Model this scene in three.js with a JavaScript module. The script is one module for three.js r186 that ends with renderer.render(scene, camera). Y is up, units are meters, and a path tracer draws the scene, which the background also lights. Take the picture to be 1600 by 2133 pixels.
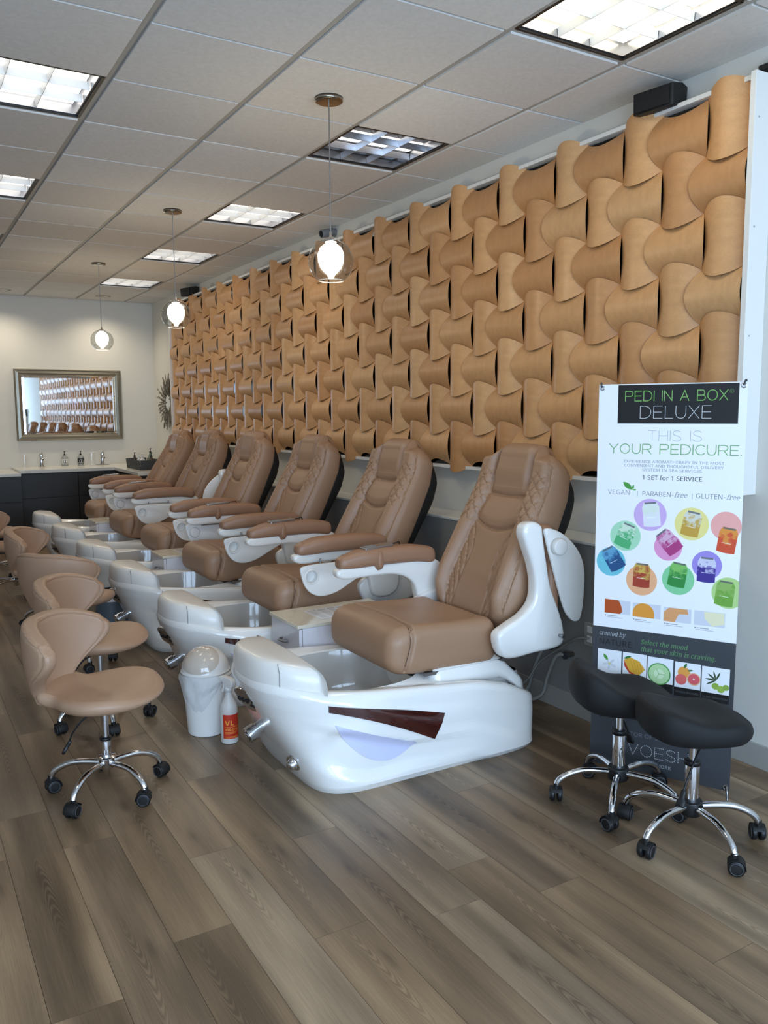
import * as THREE from 'three';
import { mergeGeometries, mergeVertices, toCreasedNormals } from 'three/addons/utils/BufferGeometryUtils.js';
import { RoundedBoxGeometry } from 'three/addons/geometries/RoundedBoxGeometry.js';
import { RectAreaLightUniformsLib } from 'three/addons/lights/RectAreaLightUniformsLib.js';

// ---------------------------------------------------------------- camera, sky, exposure
const scene = new THREE.Scene();
const camera = new THREE.PerspectiveCamera(2 * Math.atan(1066.5 / 1726) * 180 / Math.PI, 1600 / 2133, 0.05, 60);
camera.rotation.order = 'YXZ';
camera.position.set(-2.7595, 1.53, 3.2648);
camera.rotation.set(-0.12, -0.53666, -0.00555);
scene.add(camera);
const renderer = new THREE.WebGLRenderer({ antialias: true });
renderer.toneMapping = THREE.LinearToneMapping;
renderer.toneMappingExposure = 0.84;
renderer.shadowMap.enabled = true;
RectAreaLightUniformsLib.init();
scene.background = new THREE.Color(0.62, 0.78, 1.0);      // overcast daylight outside the shop front
scene.backgroundIntensity = 2.2;

// room: right wall x = XW, back wall z = ZB, shop front z = ZF, left wall x = XL
const XW = 0.369, ZB = -8.03, ZF = 5.1, XL = -6.4, YC = 2.9785;

// daylight through the three shop-front windows (sky light of the size of each opening)
const WINDOWS = [[-5.9, -4.1], [-3.9, -1.9], [-1.7, 0.1]];
for (const [a, b] of WINDOWS) {
  const l = new THREE.RectAreaLight(new THREE.Color(0.52, 0.73, 1.0), 9.0, b - a - 0.12, 2.1);
  l.position.set((a + b) / 2, 1.45, ZF - 0.09); l.rotation.set(0, 0, 0); // faces -z
  l.name = 'window_daylight'; scene.add(l);
}

// ---------------------------------------------------------------- helpers
function rng(seed) { let a = seed >>> 0; return () => { a = (a + 0x6D2B79F5) >>> 0; let t = a; t = Math.imul(t ^ (t >>> 15), t | 1); t ^= t + Math.imul(t ^ (t >>> 7), t | 61); return ((t ^ (t >>> 14)) >>> 0) / 4294967296; }; }
const rnd = rng(77);
const taken = {};
function numbered(n) { const k = taken[n] = (taken[n] ?? -1) + 1; return k ? n + '_' + String(k).padStart(3, '0') : n; }
function mesh(parent, name, geo, mat, label) {
  const m = new THREE.Mesh(geo, mat); m.name = name; m.castShadow = m.receiveShadow = true; parent.add(m);
  if (label) m.userData.label = label;
  return m;
}
function thing(name, label, category, pos = [0, 0, 0], turn = 0, group) {
  const g = new THREE.Group(); g.name = numbered(name); g.position.set(...pos); g.rotation.y = turn; scene.add(g);
  g.userData.label = label; g.userData.category = category; if (group) g.userData.group = group;
  return g;
}
function single(name, geo, mat, label, category, group) {
  const m = mesh(scene, numbered(name), geo, mat); m.userData.label = label; m.userData.category = category; if (group) m.userData.group = group; return m;
}
function structure(name, label, category) { const g = new THREE.Group(); g.name = name; g.userData.kind = 'structure'; g.userData.label = label; g.userData.category = category; scene.add(g); return g; }
const smooth = (a, b, x) => { const t = Math.min(1, Math.max(0, (x - a) / (b - a))); return t * t * (3 - 2 * t); };
const lerp = (a, b, t) => a + (b - a) * t;
const clamp = (x, a, b) => Math.min(b, Math.max(a, x));
const gauss = (x, s) => Math.exp(-x * x / (2 * s * s));
function table(tab) { return (x) => { if (x <= tab[0][0]) return tab[0][1]; for (let i = 1; i < tab.length; i++) if (x <= tab[i][0]) { const [x0, y0] = tab[i - 1], [x1, y1] = tab[i]; const t = (x - x0) / (x1 - x0); return lerp(y0, y1, t); } return tab[tab.length - 1][1]; }; }

function box(w, h, d, x = 0, y = 0, z = 0, r = 0, seg = 2) {
  const g = r > 0 ? new RoundedBoxGeometry(w, h, d, seg, r) : new THREE.BoxGeometry(w, h, d);
  g.translate(x, y, z); return g;
}
function cyl(r0, r1, h, x = 0, y = 0, z = 0, seg = 24) { const g = new THREE.CylinderGeometry(r0, r1, h, seg); g.translate(x, y, z); return g; }
function lathe(pts, seg = 32) { return new THREE.LatheGeometry(pts.map(([r, y]) => new THREE.Vector2(Math.max(r, 0), y)), seg); }
function tube(pts, r, seg = 24, rs = 8, closed = false) { return new THREE.TubeGeometry(new THREE.CatmullRomCurve3(pts.map(p => new THREE.Vector3(...p)), closed), seg, r, rs, closed); }
function merge(list) {
  const gs = list.map(g => { let q = g.index ? g.toNonIndexed() : g; for (const k of Object.keys(q.attributes)) if (!['position', 'normal', 'uv'].includes(k)) q.deleteAttribute(k); if (!q.attributes.uv) q.setAttribute('uv', new THREE.BufferAttribute(new Float32Array(q.attributes.position.count * 2), 2)); return q; });
  return mergeGeometries(gs, false);
}
// smooth closed outline through 2D points
function spline2(pts, n = 40) { return new THREE.CatmullRomCurve3(pts.map(p => new THREE.Vector3(p[0], p[1], 0)), true, 'centripetal').getPoints(n).slice(0, -1).map(v => [v.x, v.y]); }
// outline in x-y, thickness d along z about z = zc
function extrude(pts, d, bevel, zc = 0, holes = []) {
  const s = new THREE.Shape(pts.map(p => new THREE.Vector2(...p)));
  for (const h of holes) s.holes.push(new THREE.Path(h.map(p => new THREE.Vector2(...p))));
  const g = new THREE.ExtrudeGeometry(s, { depth: d - 2 * bevel, bevelEnabled: bevel > 0, bevelThickness: bevel, bevelSize: bevel, bevelOffset: -bevel, bevelSegments: 3, steps: 1 });
  g.translate(0, 0, zc - (d - 2 * bevel) / 2);
  return toCreasedNormals(g, 0.7);
}
// rings of points (all the same length) -> surface
function loft(rings, { closed = true, capA = false, capB = false, crease = 0.9 } = {}) {
  const n = rings[0].length, pos = [], idx = [], uv = [];
  rings.forEach((r, k) => r.forEach((p, i) => { pos.push(...p); uv.push(i / n, k / (rings.length - 1)); }));
  const m = closed ? n : n - 1;
  for (let k = 0; k < rings.length - 1; k++) for (let i = 0; i < m; i++) {
    const a = k * n + i, b = k * n + (i + 1) % n, c = a + n, d = b + n;
    idx.push(a, b, d, a, d, c);
  }
  const cap = (k, flip) => { const c = [0, 0, 0]; rings[k].forEach(p => { for (let j = 0; j < 3; j++) c[j] += p[j] / n; }); const ci = pos.length / 3; pos.push(...c); uv.push(0.5, 0.5); for (let i = 0; i < n; i++) { const a = k * n + i, b = k * n + (i + 1) % n; flip ? idx.push(ci, b, a) : idx.push(ci, a, b); } };
  if (capA) cap(0, true); if (capB) cap(rings.length - 1, false);
  const g = new THREE.BufferGeometry();
  g.setAttribute('position', new THREE.Float32BufferAttribute(pos, 3)); g.setAttribute('uv', new THREE.Float32BufferAttribute(uv, 2)); g.setIndex(idx);
  const h = mergeVertices(g, 1e-6);
  return toCreasedNormals(h, crease);
}
// open grid surface
function surf(nu, nv, fn, crease = 1.2) {
  const rings = []; for (let j = 0; j <= nv; j++) { const r = []; for (let i = 0; i <= nu; i++) r.push(fn(i / nu, j / nv)); rings.push(r); }
  return loft(rings, { closed: false, crease });
}
// closed sheet: a front and a back grid joined round the border
function sheet(nu, nv, front, back, crease = 0.8) {
  const pos = [], uv = [], idx = [], N = (nu + 1) * (nv + 1);
  for (const f of [front, back]) for (let j = 0; j <= nv; j++) for (let i = 0; i <= nu; i++) { pos.push(...f(i / nu, j / nv)); uv.push(i / nu, j / nv); }
  const at = (s, i, j) => s * N + j * (nu + 1) + i;
  for (let j = 0; j < nv; j++) for (let i = 0; i < nu; i++) {
    idx.push(at(0, i, j), at(0, i + 1, j), at(0, i + 1, j + 1), at(0, i, j), at(0, i + 1, j + 1), at(0, i, j + 1));
    idx.push(at(1, i, j), at(1, i + 1, j + 1), at(1, i + 1, j), at(1, i, j), at(1, i, j + 1), at(1, i + 1, j + 1));
  }
  const edge = (a, b) => idx.push(at(0, ...a), at(1, ...b), at(0, ...b), at(0, ...a), at(1, ...a), at(1, ...b));
  for (let i = 0; i < nu; i++) { edge([i, 0], [i + 1, 0]); edge([i + 1, nv], [i, nv]); }
  for (let j = 0; j < nv; j++) { edge([0, j + 1], [0, j]); edge([nu, j], [nu, j + 1]); }
  const g = new THREE.BufferGeometry();
  g.setAttribute('position', new THREE.Float32BufferAttribute(pos, 3)); g.setAttribute('uv', new THREE.Float32BufferAttribute(uv, 2)); g.setIndex(idx);
  return toCreasedNormals(mergeVertices(g, 1e-6), crease);
}
// rounded cushion with dense faces that a function may bend
function cushion(w, h, d, r, [nx, ny, nz], bend, crease = 2) {
  const g0 = new THREE.BoxGeometry(w, h, d, nx, ny, nz); g0.deleteAttribute('normal'); g0.deleteAttribute('uv');
  const g = mergeVertices(g0, 1e-5), P = g.attributes.position, v = new THREE.Vector3(), q = new THREE.Vector3();
  for (let i = 0; i < P.count; i++) {
    v.fromBufferAttribute(P, i);
    q.set(clamp(v.x, -w / 2 + r, w / 2 - r), clamp(v.y, -h / 2 + r, h / 2 - r), clamp(v.z, -d / 2 + r, d / 2 - r));
    const o = v.clone().sub(q); if (o.length() > 1e-9) { o.normalize().multiplyScalar(r); v.copy(q).add(o); }
    if (bend) bend(v, w, h, d);
    P.setXYZ(i, v.x, v.y, v.z);
  }
  g.computeVertexNormals(); return crease < 2 ? toCreasedNormals(g, crease) : g;
}
// pad with a free plan outline: outline(t in 0..1) -> [x, z]; levels [[inset scale, k]]; y = lo + k * (hi - lo)
function pad(outline, n, c, levels, lo, hi, crease = 1.1) {
  const rings = levels.map(([s, k]) => { const r = []; for (let i = 0; i < n; i++) { const [x, z] = outline(i / n); const X = c[0] + (x - c[0]) * s, Z = c[1] + (z - c[1]) * s; const a = lo(X, Z), b = hi(X, Z); r.push([X, a + k * (b - a), Z]); } return r; });
  return loft(rings, { crease });
}
function outlineOf(pts) { const c = new THREE.CatmullRomCurve3(pts.map(p => new THREE.Vector3(p[0], 0, p[1])), true, 'centripetal'); return t => { const v = c.getPoint(t % 1); return [v.x, v.z]; }; }

// ---------------------------------------------------------------- computed textures
function vnoise(seed) {
  const r = rng(seed), T = new Float32Array(65536); for (let i = 0; i < 65536; i++) T[i] = r();
  const f = (x, y, px = 256, py = 256) => { const xi = Math.floor(x), yi = Math.floor(y), u = x - xi, v = y - yi, a = u * u * (3 - 2 * u), b = v * v * (3 - 2 * v); const h = (i, j) => T[((((j % py) + py) % py) & 255) * 256 + ((((i % px) + px) % px) & 255)]; return lerp(lerp(h(xi, yi), h(xi + 1, yi), a), lerp(h(xi, yi + 1), h(xi + 1, yi + 1), a), b); };
  return f;
}
function texture(w, h, fn, srgb = true, wrap = true) {
  const d = new Uint8Array(w * h * 4);
  for (let y = 0; y < h; y++) for (let x = 0; x < w; x++) { const c = fn(x / w, y / h, x, y), i = (y * w + x) * 4; d[i] = clamp(c[0], 0, 255); d[i + 1] = clamp(c[1], 0, 255); d[i + 2] = clamp(c[2], 0, 255); d[i + 3] = 255; }
  const t = new THREE.DataTexture(d, w, h, THREE.RGBAFormat); t.magFilter = t.minFilter = THREE.LinearFilter; if (srgb) t.colorSpace = THREE.SRGBColorSpace;
  if (wrap) t.wrapS = t.wrapT = THREE.RepeatWrapping; t.needsUpdate = true; return t;
}
const N1 = vnoise(5), N2 = vnoise(91);
// oak look vinyl plank, u along 1.22 m, v across 0.18 m
function plankTexture(seed) {
  const n = vnoise(seed), r = rng(seed), xc = 0.15 + 0.7 * r(), yc = 0.35 + 0.3 * r(), xk = 0.1 + 0.8 * r(), yk = 0.2 + 0.6 * r(), off = r() * 90, sl = (r() - 0.5) * 0.03;
  return texture(1024, 160, (u, v) => {
    const X = u * 1.22, Y = v * 0.18, w = n(X * 2.5 + off, Y * 6) - 0.5;
    const broad = n(X * 1.3 + off, Y * 11 + 7) * 0.6 + n(X * 3.1 + off, Y * 26 + 31) * 0.4;
    const fine = n(X * 9 + off, Y * 500) * 0.5 + n(X * 22, Y * 1100 + off) * 0.5;
    const dx = X - xc * 1.22, cy = Y - yc * 0.18 + w * 0.03 + sl * dx, near = smooth(0.34, 0.08, Math.abs(dx)) * gauss(cy, 0.030);
    const rings = Math.sin((dx * 0.9 + cy * cy * 330) * 130 + n(X * 26, Y * 90) * 2.5) * near;   // nested arches of the cathedral grain
    const knot = gauss(X - xk * 1.22, 0.035) * gauss(Y - yk * 0.18 + w * 0.02, 0.009);
    const side = gauss(Y - (yk > 0.5 ? 0.016 : 0.160), 0.018) * smooth(0.2, 0.7, n(X * 1.2 + off, 3));
    let t = 0.47 + (broad - 0.5) * 0.95 + (fine - 0.5) * 0.28 - rings * 0.17 - near * 0.10 - knot * 0.26 + side * 0.28;
    t = clamp(t, 0, 1.2);
    return [lerp(84, 174, t), lerp(69, 150, t), lerp(53, 121, t)];
  }, true, false);
}
const veneerTex = texture(512, 512, (u, v) => { const f = N1(u * 30, v * 512, 30, 256) * 0.5 + N2(u * 64, v * 256, 64, 256) * 0.5, b = N1(u * 6, v * 16, 6, 16); const t = (f - 0.5) * 0.10 + (b - 0.5) * 0.05; return [206 * (1 + t), 159 * (1 + t), 110 * (1 + t * 1.1)]; });
const tileTex = texture(512, 512, (u, v) => { const f = N1(u * 256, v * 256), g = N2(u * 40, v * 40, 40, 40); const d = f > 0.93 ? -10 : 0; const c = 222 + (f - 0.5) * 12 + (g - 0.5) * 8 + d; return [c, c - 1, c - 3]; });
const wallTex = texture(256, 256, (u, v) => { const c = 128 + (N1(u * 64, v * 64, 64, 64) - 0.5) * 120 + (N2(u * 128, v * 128, 128, 128) - 0.5) * 90; return [c, c, c]; }, false);
const leatherTex = texture(256, 256, (u, v) => { const c = 128 + (N1(u * 90, v * 90, 90, 90) - 0.5) * 140 + (N2(u * 200, v * 200, 200, 200) - 0.5) * 60; return [c, c, c]; }, false);
const speckTex = texture(256, 256, (u, v) => { const f = N2(u * 200, v * 200, 200, 200), g = N1(u * 70, v * 70, 70, 70); const c = f > 0.8 ? -22 : f < 0.15 ? 10 : 0, e = g > 0.85 ? -12 : 0; return [222 + c + e, 214 + c + e, 196 + c + e]; });

// ---------------------------------------------------------------- materials
const std = (color, roughness, o = {}) => new THREE.MeshStandardMaterial({ color, roughness, metalness: 0, side: THREE.DoubleSide, ...o });
const phys = (color, roughness, o = {}) => new THREE.MeshPhysicalMaterial({ color, roughness, metalness: 0, side: THREE.DoubleSide, ...o });
const M = {
  wall: std('#d9d6ce', 0.9, { bumpMap: wallTex, bumpScale: 0.0015 }), wallGrey: std('#8b8986', 0.85), white: std('#e6e4df', 0.5), trim: std('#e2dfd6', 0.45), base: std('#a5a29b', 0.6),
  tee: std('#a9a59e', 0.6), slab: std('#6f6c68', 0.9), sub: std('#3b3129', 0.9),
  shell: phys('#eceae6', 0.22, { clearcoat: 0.7, clearcoatRoughness: 0.08 }), shell2: phys('#e8e5df', 0.3, { clearcoat: 0.3, clearcoatRoughness: 0.2 }), bowl: phys('#c9c4bd', 0.16, { clearcoat: 0.8, clearcoatRoughness: 0.05 }),
  lens: phys('#d0d3f0', 0.35, { clearcoat: 0.3 }), cherry: phys('#3a1512', 0.2, { clearcoat: 0.8, clearcoatRoughness: 0.05 }),
  leather: phys('#9e7b60', 0.44), leather2: phys('#987259', 0.42), stoolLeather: phys('#ac8a70', 0.45), seam: std('#5a412d', 0.7),
  louver: std('#dcdcda', 0.4), black: std('#0b0b0c', 0.6), blackFabric: std('#08080a', 0.75), blackGloss: phys('#08080a', 0.12), blackPlastic: std('#121214', 0.45), grey: std('#7d7e80', 0.5), darkGrey: std('#3a3b3e', 0.6),
  chrome: std('#d6d6d8', 0.07, { metalness: 1 }), nickel: std('#9b958b', 0.2, { metalness: 1 }), steel: std('#9c9c9e', 0.3, { metalness: 1 }), silverFrame: std('#9a9486', 0.34, { metalness: 0.85 }),
  mirror: std('#f2f4f4', 0.015, { metalness: 1 }), glass: phys('#ffffff', 0.02, { transmission: 1, thickness: 0, ior: 1.45 }), globe: phys('#e3e6e6', 0.02, { transmission: 1, thickness: 0, ior: 1.62 }), cabWhite: phys('#dedce2', 0.25, { clearcoat: 0.4 }), stone: phys(0xffffff, 0.2, { map: speckTex, clearcoat: 0.3 }),
  espresso: phys('#17130f', 0.45), counter: phys('#d8d5cc', 0.25, { clearcoat: 0.2 }), paper: std('#e9e9ec', 0.5), brushed: std('#bdbdc0', 0.3, { metalness: 1 }), plasticWhite: phys('#e9e7e3', 0.3, { clearcoat: 0.3 }),
  bag: phys('#f2f2f2', 0.5, { transmission: 0.35, thickness: 0 }), hose: std('#7f7d78', 0.5), twig: std('#7a7264', 0.8), tan: phys('#a47c5b', 0.45),
};
// ---------------------------------------------------------------- structure: floor
const floor = structure('floor', 'grey brown oak look plank floor', 'floor');
mesh(floor, 'subfloor', box(XW - XL + 0.3, 0.2, ZF - ZB + 0.3, (XW + XL) / 2, -0.104, (ZF + ZB) / 2), M.sub);
{
  const tex = [11, 23, 37, 53, 71, 97].map(plankTexture), tints = ['#ffffff', '#efe9e4', '#f4ece2'];
  const mats = []; for (const t of tex) for (const c of tints) mats.push(std(c, 0.42, { map: t, bumpMap: null }));
  const geos = [0, 1].map(flip => { // unit plank: x across, z along; u runs along z
    const g = new THREE.BoxGeometry(1, 1, 1), uv = g.attributes.uv, P = g.attributes.position;
    for (let i = 0; i < uv.count; i++) { const u = P.getZ(i) + 0.5, v = P.getX(i) + 0.5; uv.setXY(i, flip ? 1 - u : u, flip ? 1 - v : v); }
    return g;
  });
  const PW = 0.18, PL = 1.22, r = rng(4);
  const seam = { '-7': 0.596, '-6': 1.218, '-5': 0.66, '-4': 1.307, '-2': 1.376, '-1': 1.890, '0': 1.302, '-8': 1.02, '-9': 0.30, '-10': 1.18 };
  for (let k = -14; k <= 5; k++) {
    const x0 = -0.705 + PW * k, x1 = Math.min(x0 + PW, XW); if (x1 - x0 < 0.02) continue;
    let z = (seam[k] ?? (1.2 + r() * PL)); while (z < 3.0) z += PL;
    for (; z > ZB; z -= PL) {
      const a = Math.max(z - PL, ZB), b = z; if (b - a < 0.02) continue;
      const m = mesh(floor, 'plank', geos[r() < 0.5 ? 0 : 1], mats[Math.floor(r() * mats.length)]);
      m.scale.set(x1 - x0 - 0.0012, 0.004, b - a - 0.0014); m.position.set((x0 + x1) / 2, -0.002, (a + b) / 2);
    }
  }
  const wide = mats[3].clone(); wide.map = tex[1].clone(); wide.map.wrapS = wide.map.wrapT = THREE.RepeatWrapping; wide.map.needsUpdate = true;
  const f1 = surf(1, 1, (u, v) => [lerp(XL, -0.705 - PW * 14, u), -0.0005, lerp(ZB, ZF, v)]); { const P = f1.attributes.position, uv = f1.attributes.uv; for (let i = 0; i < uv.count; i++) uv.setXY(i, P.getZ(i) / PL, P.getX(i) / PW); }
  mesh(floor, 'plank_field', f1, wide);
  const f2 = surf(1, 1, (u, v) => [lerp(-0.705 - PW * 14, XW, u), -0.0008, lerp(2.9, ZF, v)]); { const P = f2.attributes.position, uv = f2.attributes.uv; for (let i = 0; i < uv.count; i++) uv.setXY(i, P.getZ(i) / PL, P.getX(i) / PW); }
  mesh(floor, 'plank_field', f2, wide);
}
// ---------------------------------------------------------------- structure: ceiling grid
const TR = [-2, 1, 4, 7, 10], TROFFERS = []; // rows that carry lights
for (const r of TR) { TROFFERS.push([-0.305, -(r + 0.5) * 0.61, r, 0]); TROFFERS.push([-2.135, -(r + 0.5) * 0.61, r, 1]); }
const ceiling = structure('ceiling', 'suspended ceiling of square off white tiles in a grey grid', 'ceiling');
mesh(ceiling, 'ceiling_slab', box(XW - XL + 0.3, 0.1, ZF - ZB + 0.3, (XW + XL) / 2, YC + 0.2, (ZF + ZB) / 2), M.slab);
{
  const T = 0.61, g = new THREE.BoxGeometry(1, 1, 1), mats = ['#ffffff', '#f3f1ef', '#faf6f1'].map(c => std(c, 0.95, { map: tileTex })), r = rng(9);
  for (let i = -10; i <= 0; i++) for (let k = -8; k <= 13; k++) {
    const x0 = i * T, x1 = Math.min(x0 + T, XW), z1 = -k * T, z0 = Math.max(z1 - T, ZB + 0.004);
    if (z1 - z0 < 0.03) continue;
    if (TROFFERS.some(([tx, tz]) => Math.abs(tx - (x0 + T / 2)) < 0.1 && Math.abs(tz - (z1 - T / 2)) < 0.1)) continue;
    const m = mesh(ceiling, 'ceiling_tile', g, mats[Math.floor(r() * 3)]);
    m.scale.set(x1 - x0 - (i === 0 ? 0.018 : 0.034), 0.016, z1 - z0 - 0.016); m.position.set((x0 + x1) / 2 + (i === 0 ? 0.008 : 0), YC + 0.008, (z0 + z1) / 2);
  }
  for (let i = -10; i <= 0; i++) mesh(ceiling, 'main_tee', box(0.036, 0.012, ZF - ZB, i * T, YC + 0.014, (ZF + ZB) / 2), M.tee);
  for (let k = -8; k <= 13; k++) mesh(ceiling, 'cross_tee', box(XW - XL, 0.011, 0.022, (XW + XL) / 2, YC + 0.0145, -k * T), M.tee);
}
// ---------------------------------------------------------------- structure: walls
const wallR = structure('wall_right', 'pale painted wall behind the woven wood panel', 'wall');
mesh(wallR, 'wall_surface', box(0.2, 3.3, ZF - ZB + 0.4, XW + 0.1, 1.6, (ZF + ZB) / 2), M.wall);
mesh(wallR, 'baseboard_strip', box(0.012, 0.105, ZF - 1.0, XW - 0.006, 0.0525, (ZF + 1.0) / 2, 0.003), M.base);
const wallB = structure('wall_back', 'cream white end wall above the sink counter', 'wall');
mesh(wallB, 'wall_surface', box(XW - XL + 0.4, 3.3, 0.2, (XW + XL) / 2, 1.6, ZB - 0.1), M.wall);
const wallL = structure('wall_left', 'pale painted side wall', 'wall');
mesh(wallL, 'wall_surface', box(0.2, 3.3, ZF - ZB + 0.4, XL - 0.1, 1.6, (ZF + ZB) / 2), M.wall);
const wallF = structure('wall_front', 'shop front wall with three large windows', 'wall');
{
  const piers = [[XL, -5.9], [-4.1, -3.9], [-1.9, -1.7], [0.1, XW]];
  for (const [a, b] of piers) mesh(wallF, 'pier', box(b - a, 3.3, 0.2, (a + b) / 2, 1.6, ZF + 0.1), M.wall);
  mesh(wallF, 'window_header', box(XW - XL, 0.72, 0.2, (XW + XL) / 2, 2.9, ZF + 0.1), M.wall);
  mesh(wallF, 'stall_riser', box(XW - XL, 0.36, 0.2, (XW + XL) / 2, 0.17, ZF + 0.1), M.wall);
  WINDOWS.forEach(([a, b], i) => {
    const w = structure('window_' + (i + 1), 'tall shop front window pane in a slim metal frame', 'window');
    mesh(w, 'pane', box(b - a, 2.2, 0.008, (a + b) / 2, 1.45, ZF + 0.1), M.glass);
    for (const x of [a + 0.025, (a + b) / 2, b - 0.025]) mesh(w, 'mullion', box(0.05, 2.2, 0.06, x, 1.45, ZF + 0.1), M.brushed);
    for (const y of [0.38, 2.52]) mesh(w, 'rail', box(b - a, 0.05, 0.06, (a + b) / 2, y, ZF + 0.1), M.brushed);
  });
}
const wallC = structure('wall_lower', 'grey plumbing half wall with a pale ledge behind the chairs', 'wall');
mesh(wallC, 'wall_surface', box(0.229, 0.88, 7.12, (0.14 + XW) / 2, 0.44, -2.56), M.wallGrey);
mesh(wallC, 'ledge', box(0.236, 0.016, 7.13, (0.133 + XW) / 2, 0.887, -2.56, 0.004), M.trim);
mesh(wallC, 'baseboard_strip', box(0.012, 0.105, 7.12, 0.134, 0.0525, -2.56, 0.003), M.base);
// ---------------------------------------------------------------- woven wood feature panel
{
  const P = 0.233, y0 = 1.199, y1 = y0 + 7 * P, z1 = 1.045, z0 = z1 - 34 * P, XF = 0.305;
  const p = thing('woven_wood_panel', 'long wall panel of interlaced curved wood tiles in a white frame', 'wall panel', [0, 0, 0]);
  mesh(p, 'backing', box(0.012, y1 - y0, z1 - z0, XF + 0.02, (y0 + y1) / 2, (z0 + z1) / 2), M.blackGloss);
  const rail = (y) => mesh(p, 'frame_rail', box(0.094, 0.020, z1 - z0 + 0.01, 0.322, y, (z0 + z1) / 2, 0.002), M.white);
  rail(y1 + 0.012); rail(y0 - 0.012);
  const side = (z) => mesh(p, 'frame_side', box(0.119, y1 - y0 + 0.046, 0.026, 0.3095, (y0 + y1) / 2, z, 0.002), M.white);
  side(z1 + 0.017); side(z0 - 0.017);
  for (const y of [1.40, 1.83, 2.26, 2.68]) { const s = cyl(0.004, 0.004, 0.003, 0, 0, 0, 10); s.rotateX(Math.PI / 2); s.translate(0.275, y, z1 + 0.0315); mesh(p, 'screw', s, M.chrome); }
  const cl = 0.043, cw = 0.032, sag = 0.055, th = 0.003;
  // trim: +1 the side towards +z is cut straight to meet the frame, -1 the side towards -z
  const tile = (vertical, trim = 0) => {
    const f = (off) => (u, v) => {
      const s = u * 2 - 1, t = v * 2 - 1; let W = P / 2 - cw * (1 - t * t), L = P / 2 + cl * (1 - s * s);
      if (trim && vertical && Math.sign(s) === trim) W = P / 2; if (trim && !vertical && Math.sign(t) === trim) L = P / 2 - 0.003;
      const b = s * W, a = t * L, c = sag * (1 - (b / (P / 2)) ** 2) * (trim && vertical && Math.sign(s) === trim ? lerp(1, 0.75, Math.abs(s)) : 1) + off; return vertical ? [-c, a, b] : [-c, b, a]; };
    return sheet(10, 10, f(th), f(0), 0.7);
  };
  const G3 = {}; for (const v of [true, false]) for (const t of [-1, 0, 1]) G3[v + ':' + t] = tile(v, t);
  const tints = ['#ffffff', '#f8f3ee', '#f1e9e2', '#fff9f3', '#ecdfd4'].map(c => std(c, 0.42, { map: veneerTex }));
  const r = rng(31);
  for (let i = 0; i < 34; i++) for (let j = 0; j < 7; j++) {
    const v = (i + j) % 2 === 0;
    const m = mesh(p, 'wood_tile', G3[v + ':' + (i === 0 ? 1 : i === 33 ? -1 : 0)], tints[Math.floor(r() * tints.length)]);
    m.position.set(XF, y1 - (j + 0.5) * P, z1 - (i + 0.5) * P);
  }
}
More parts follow.
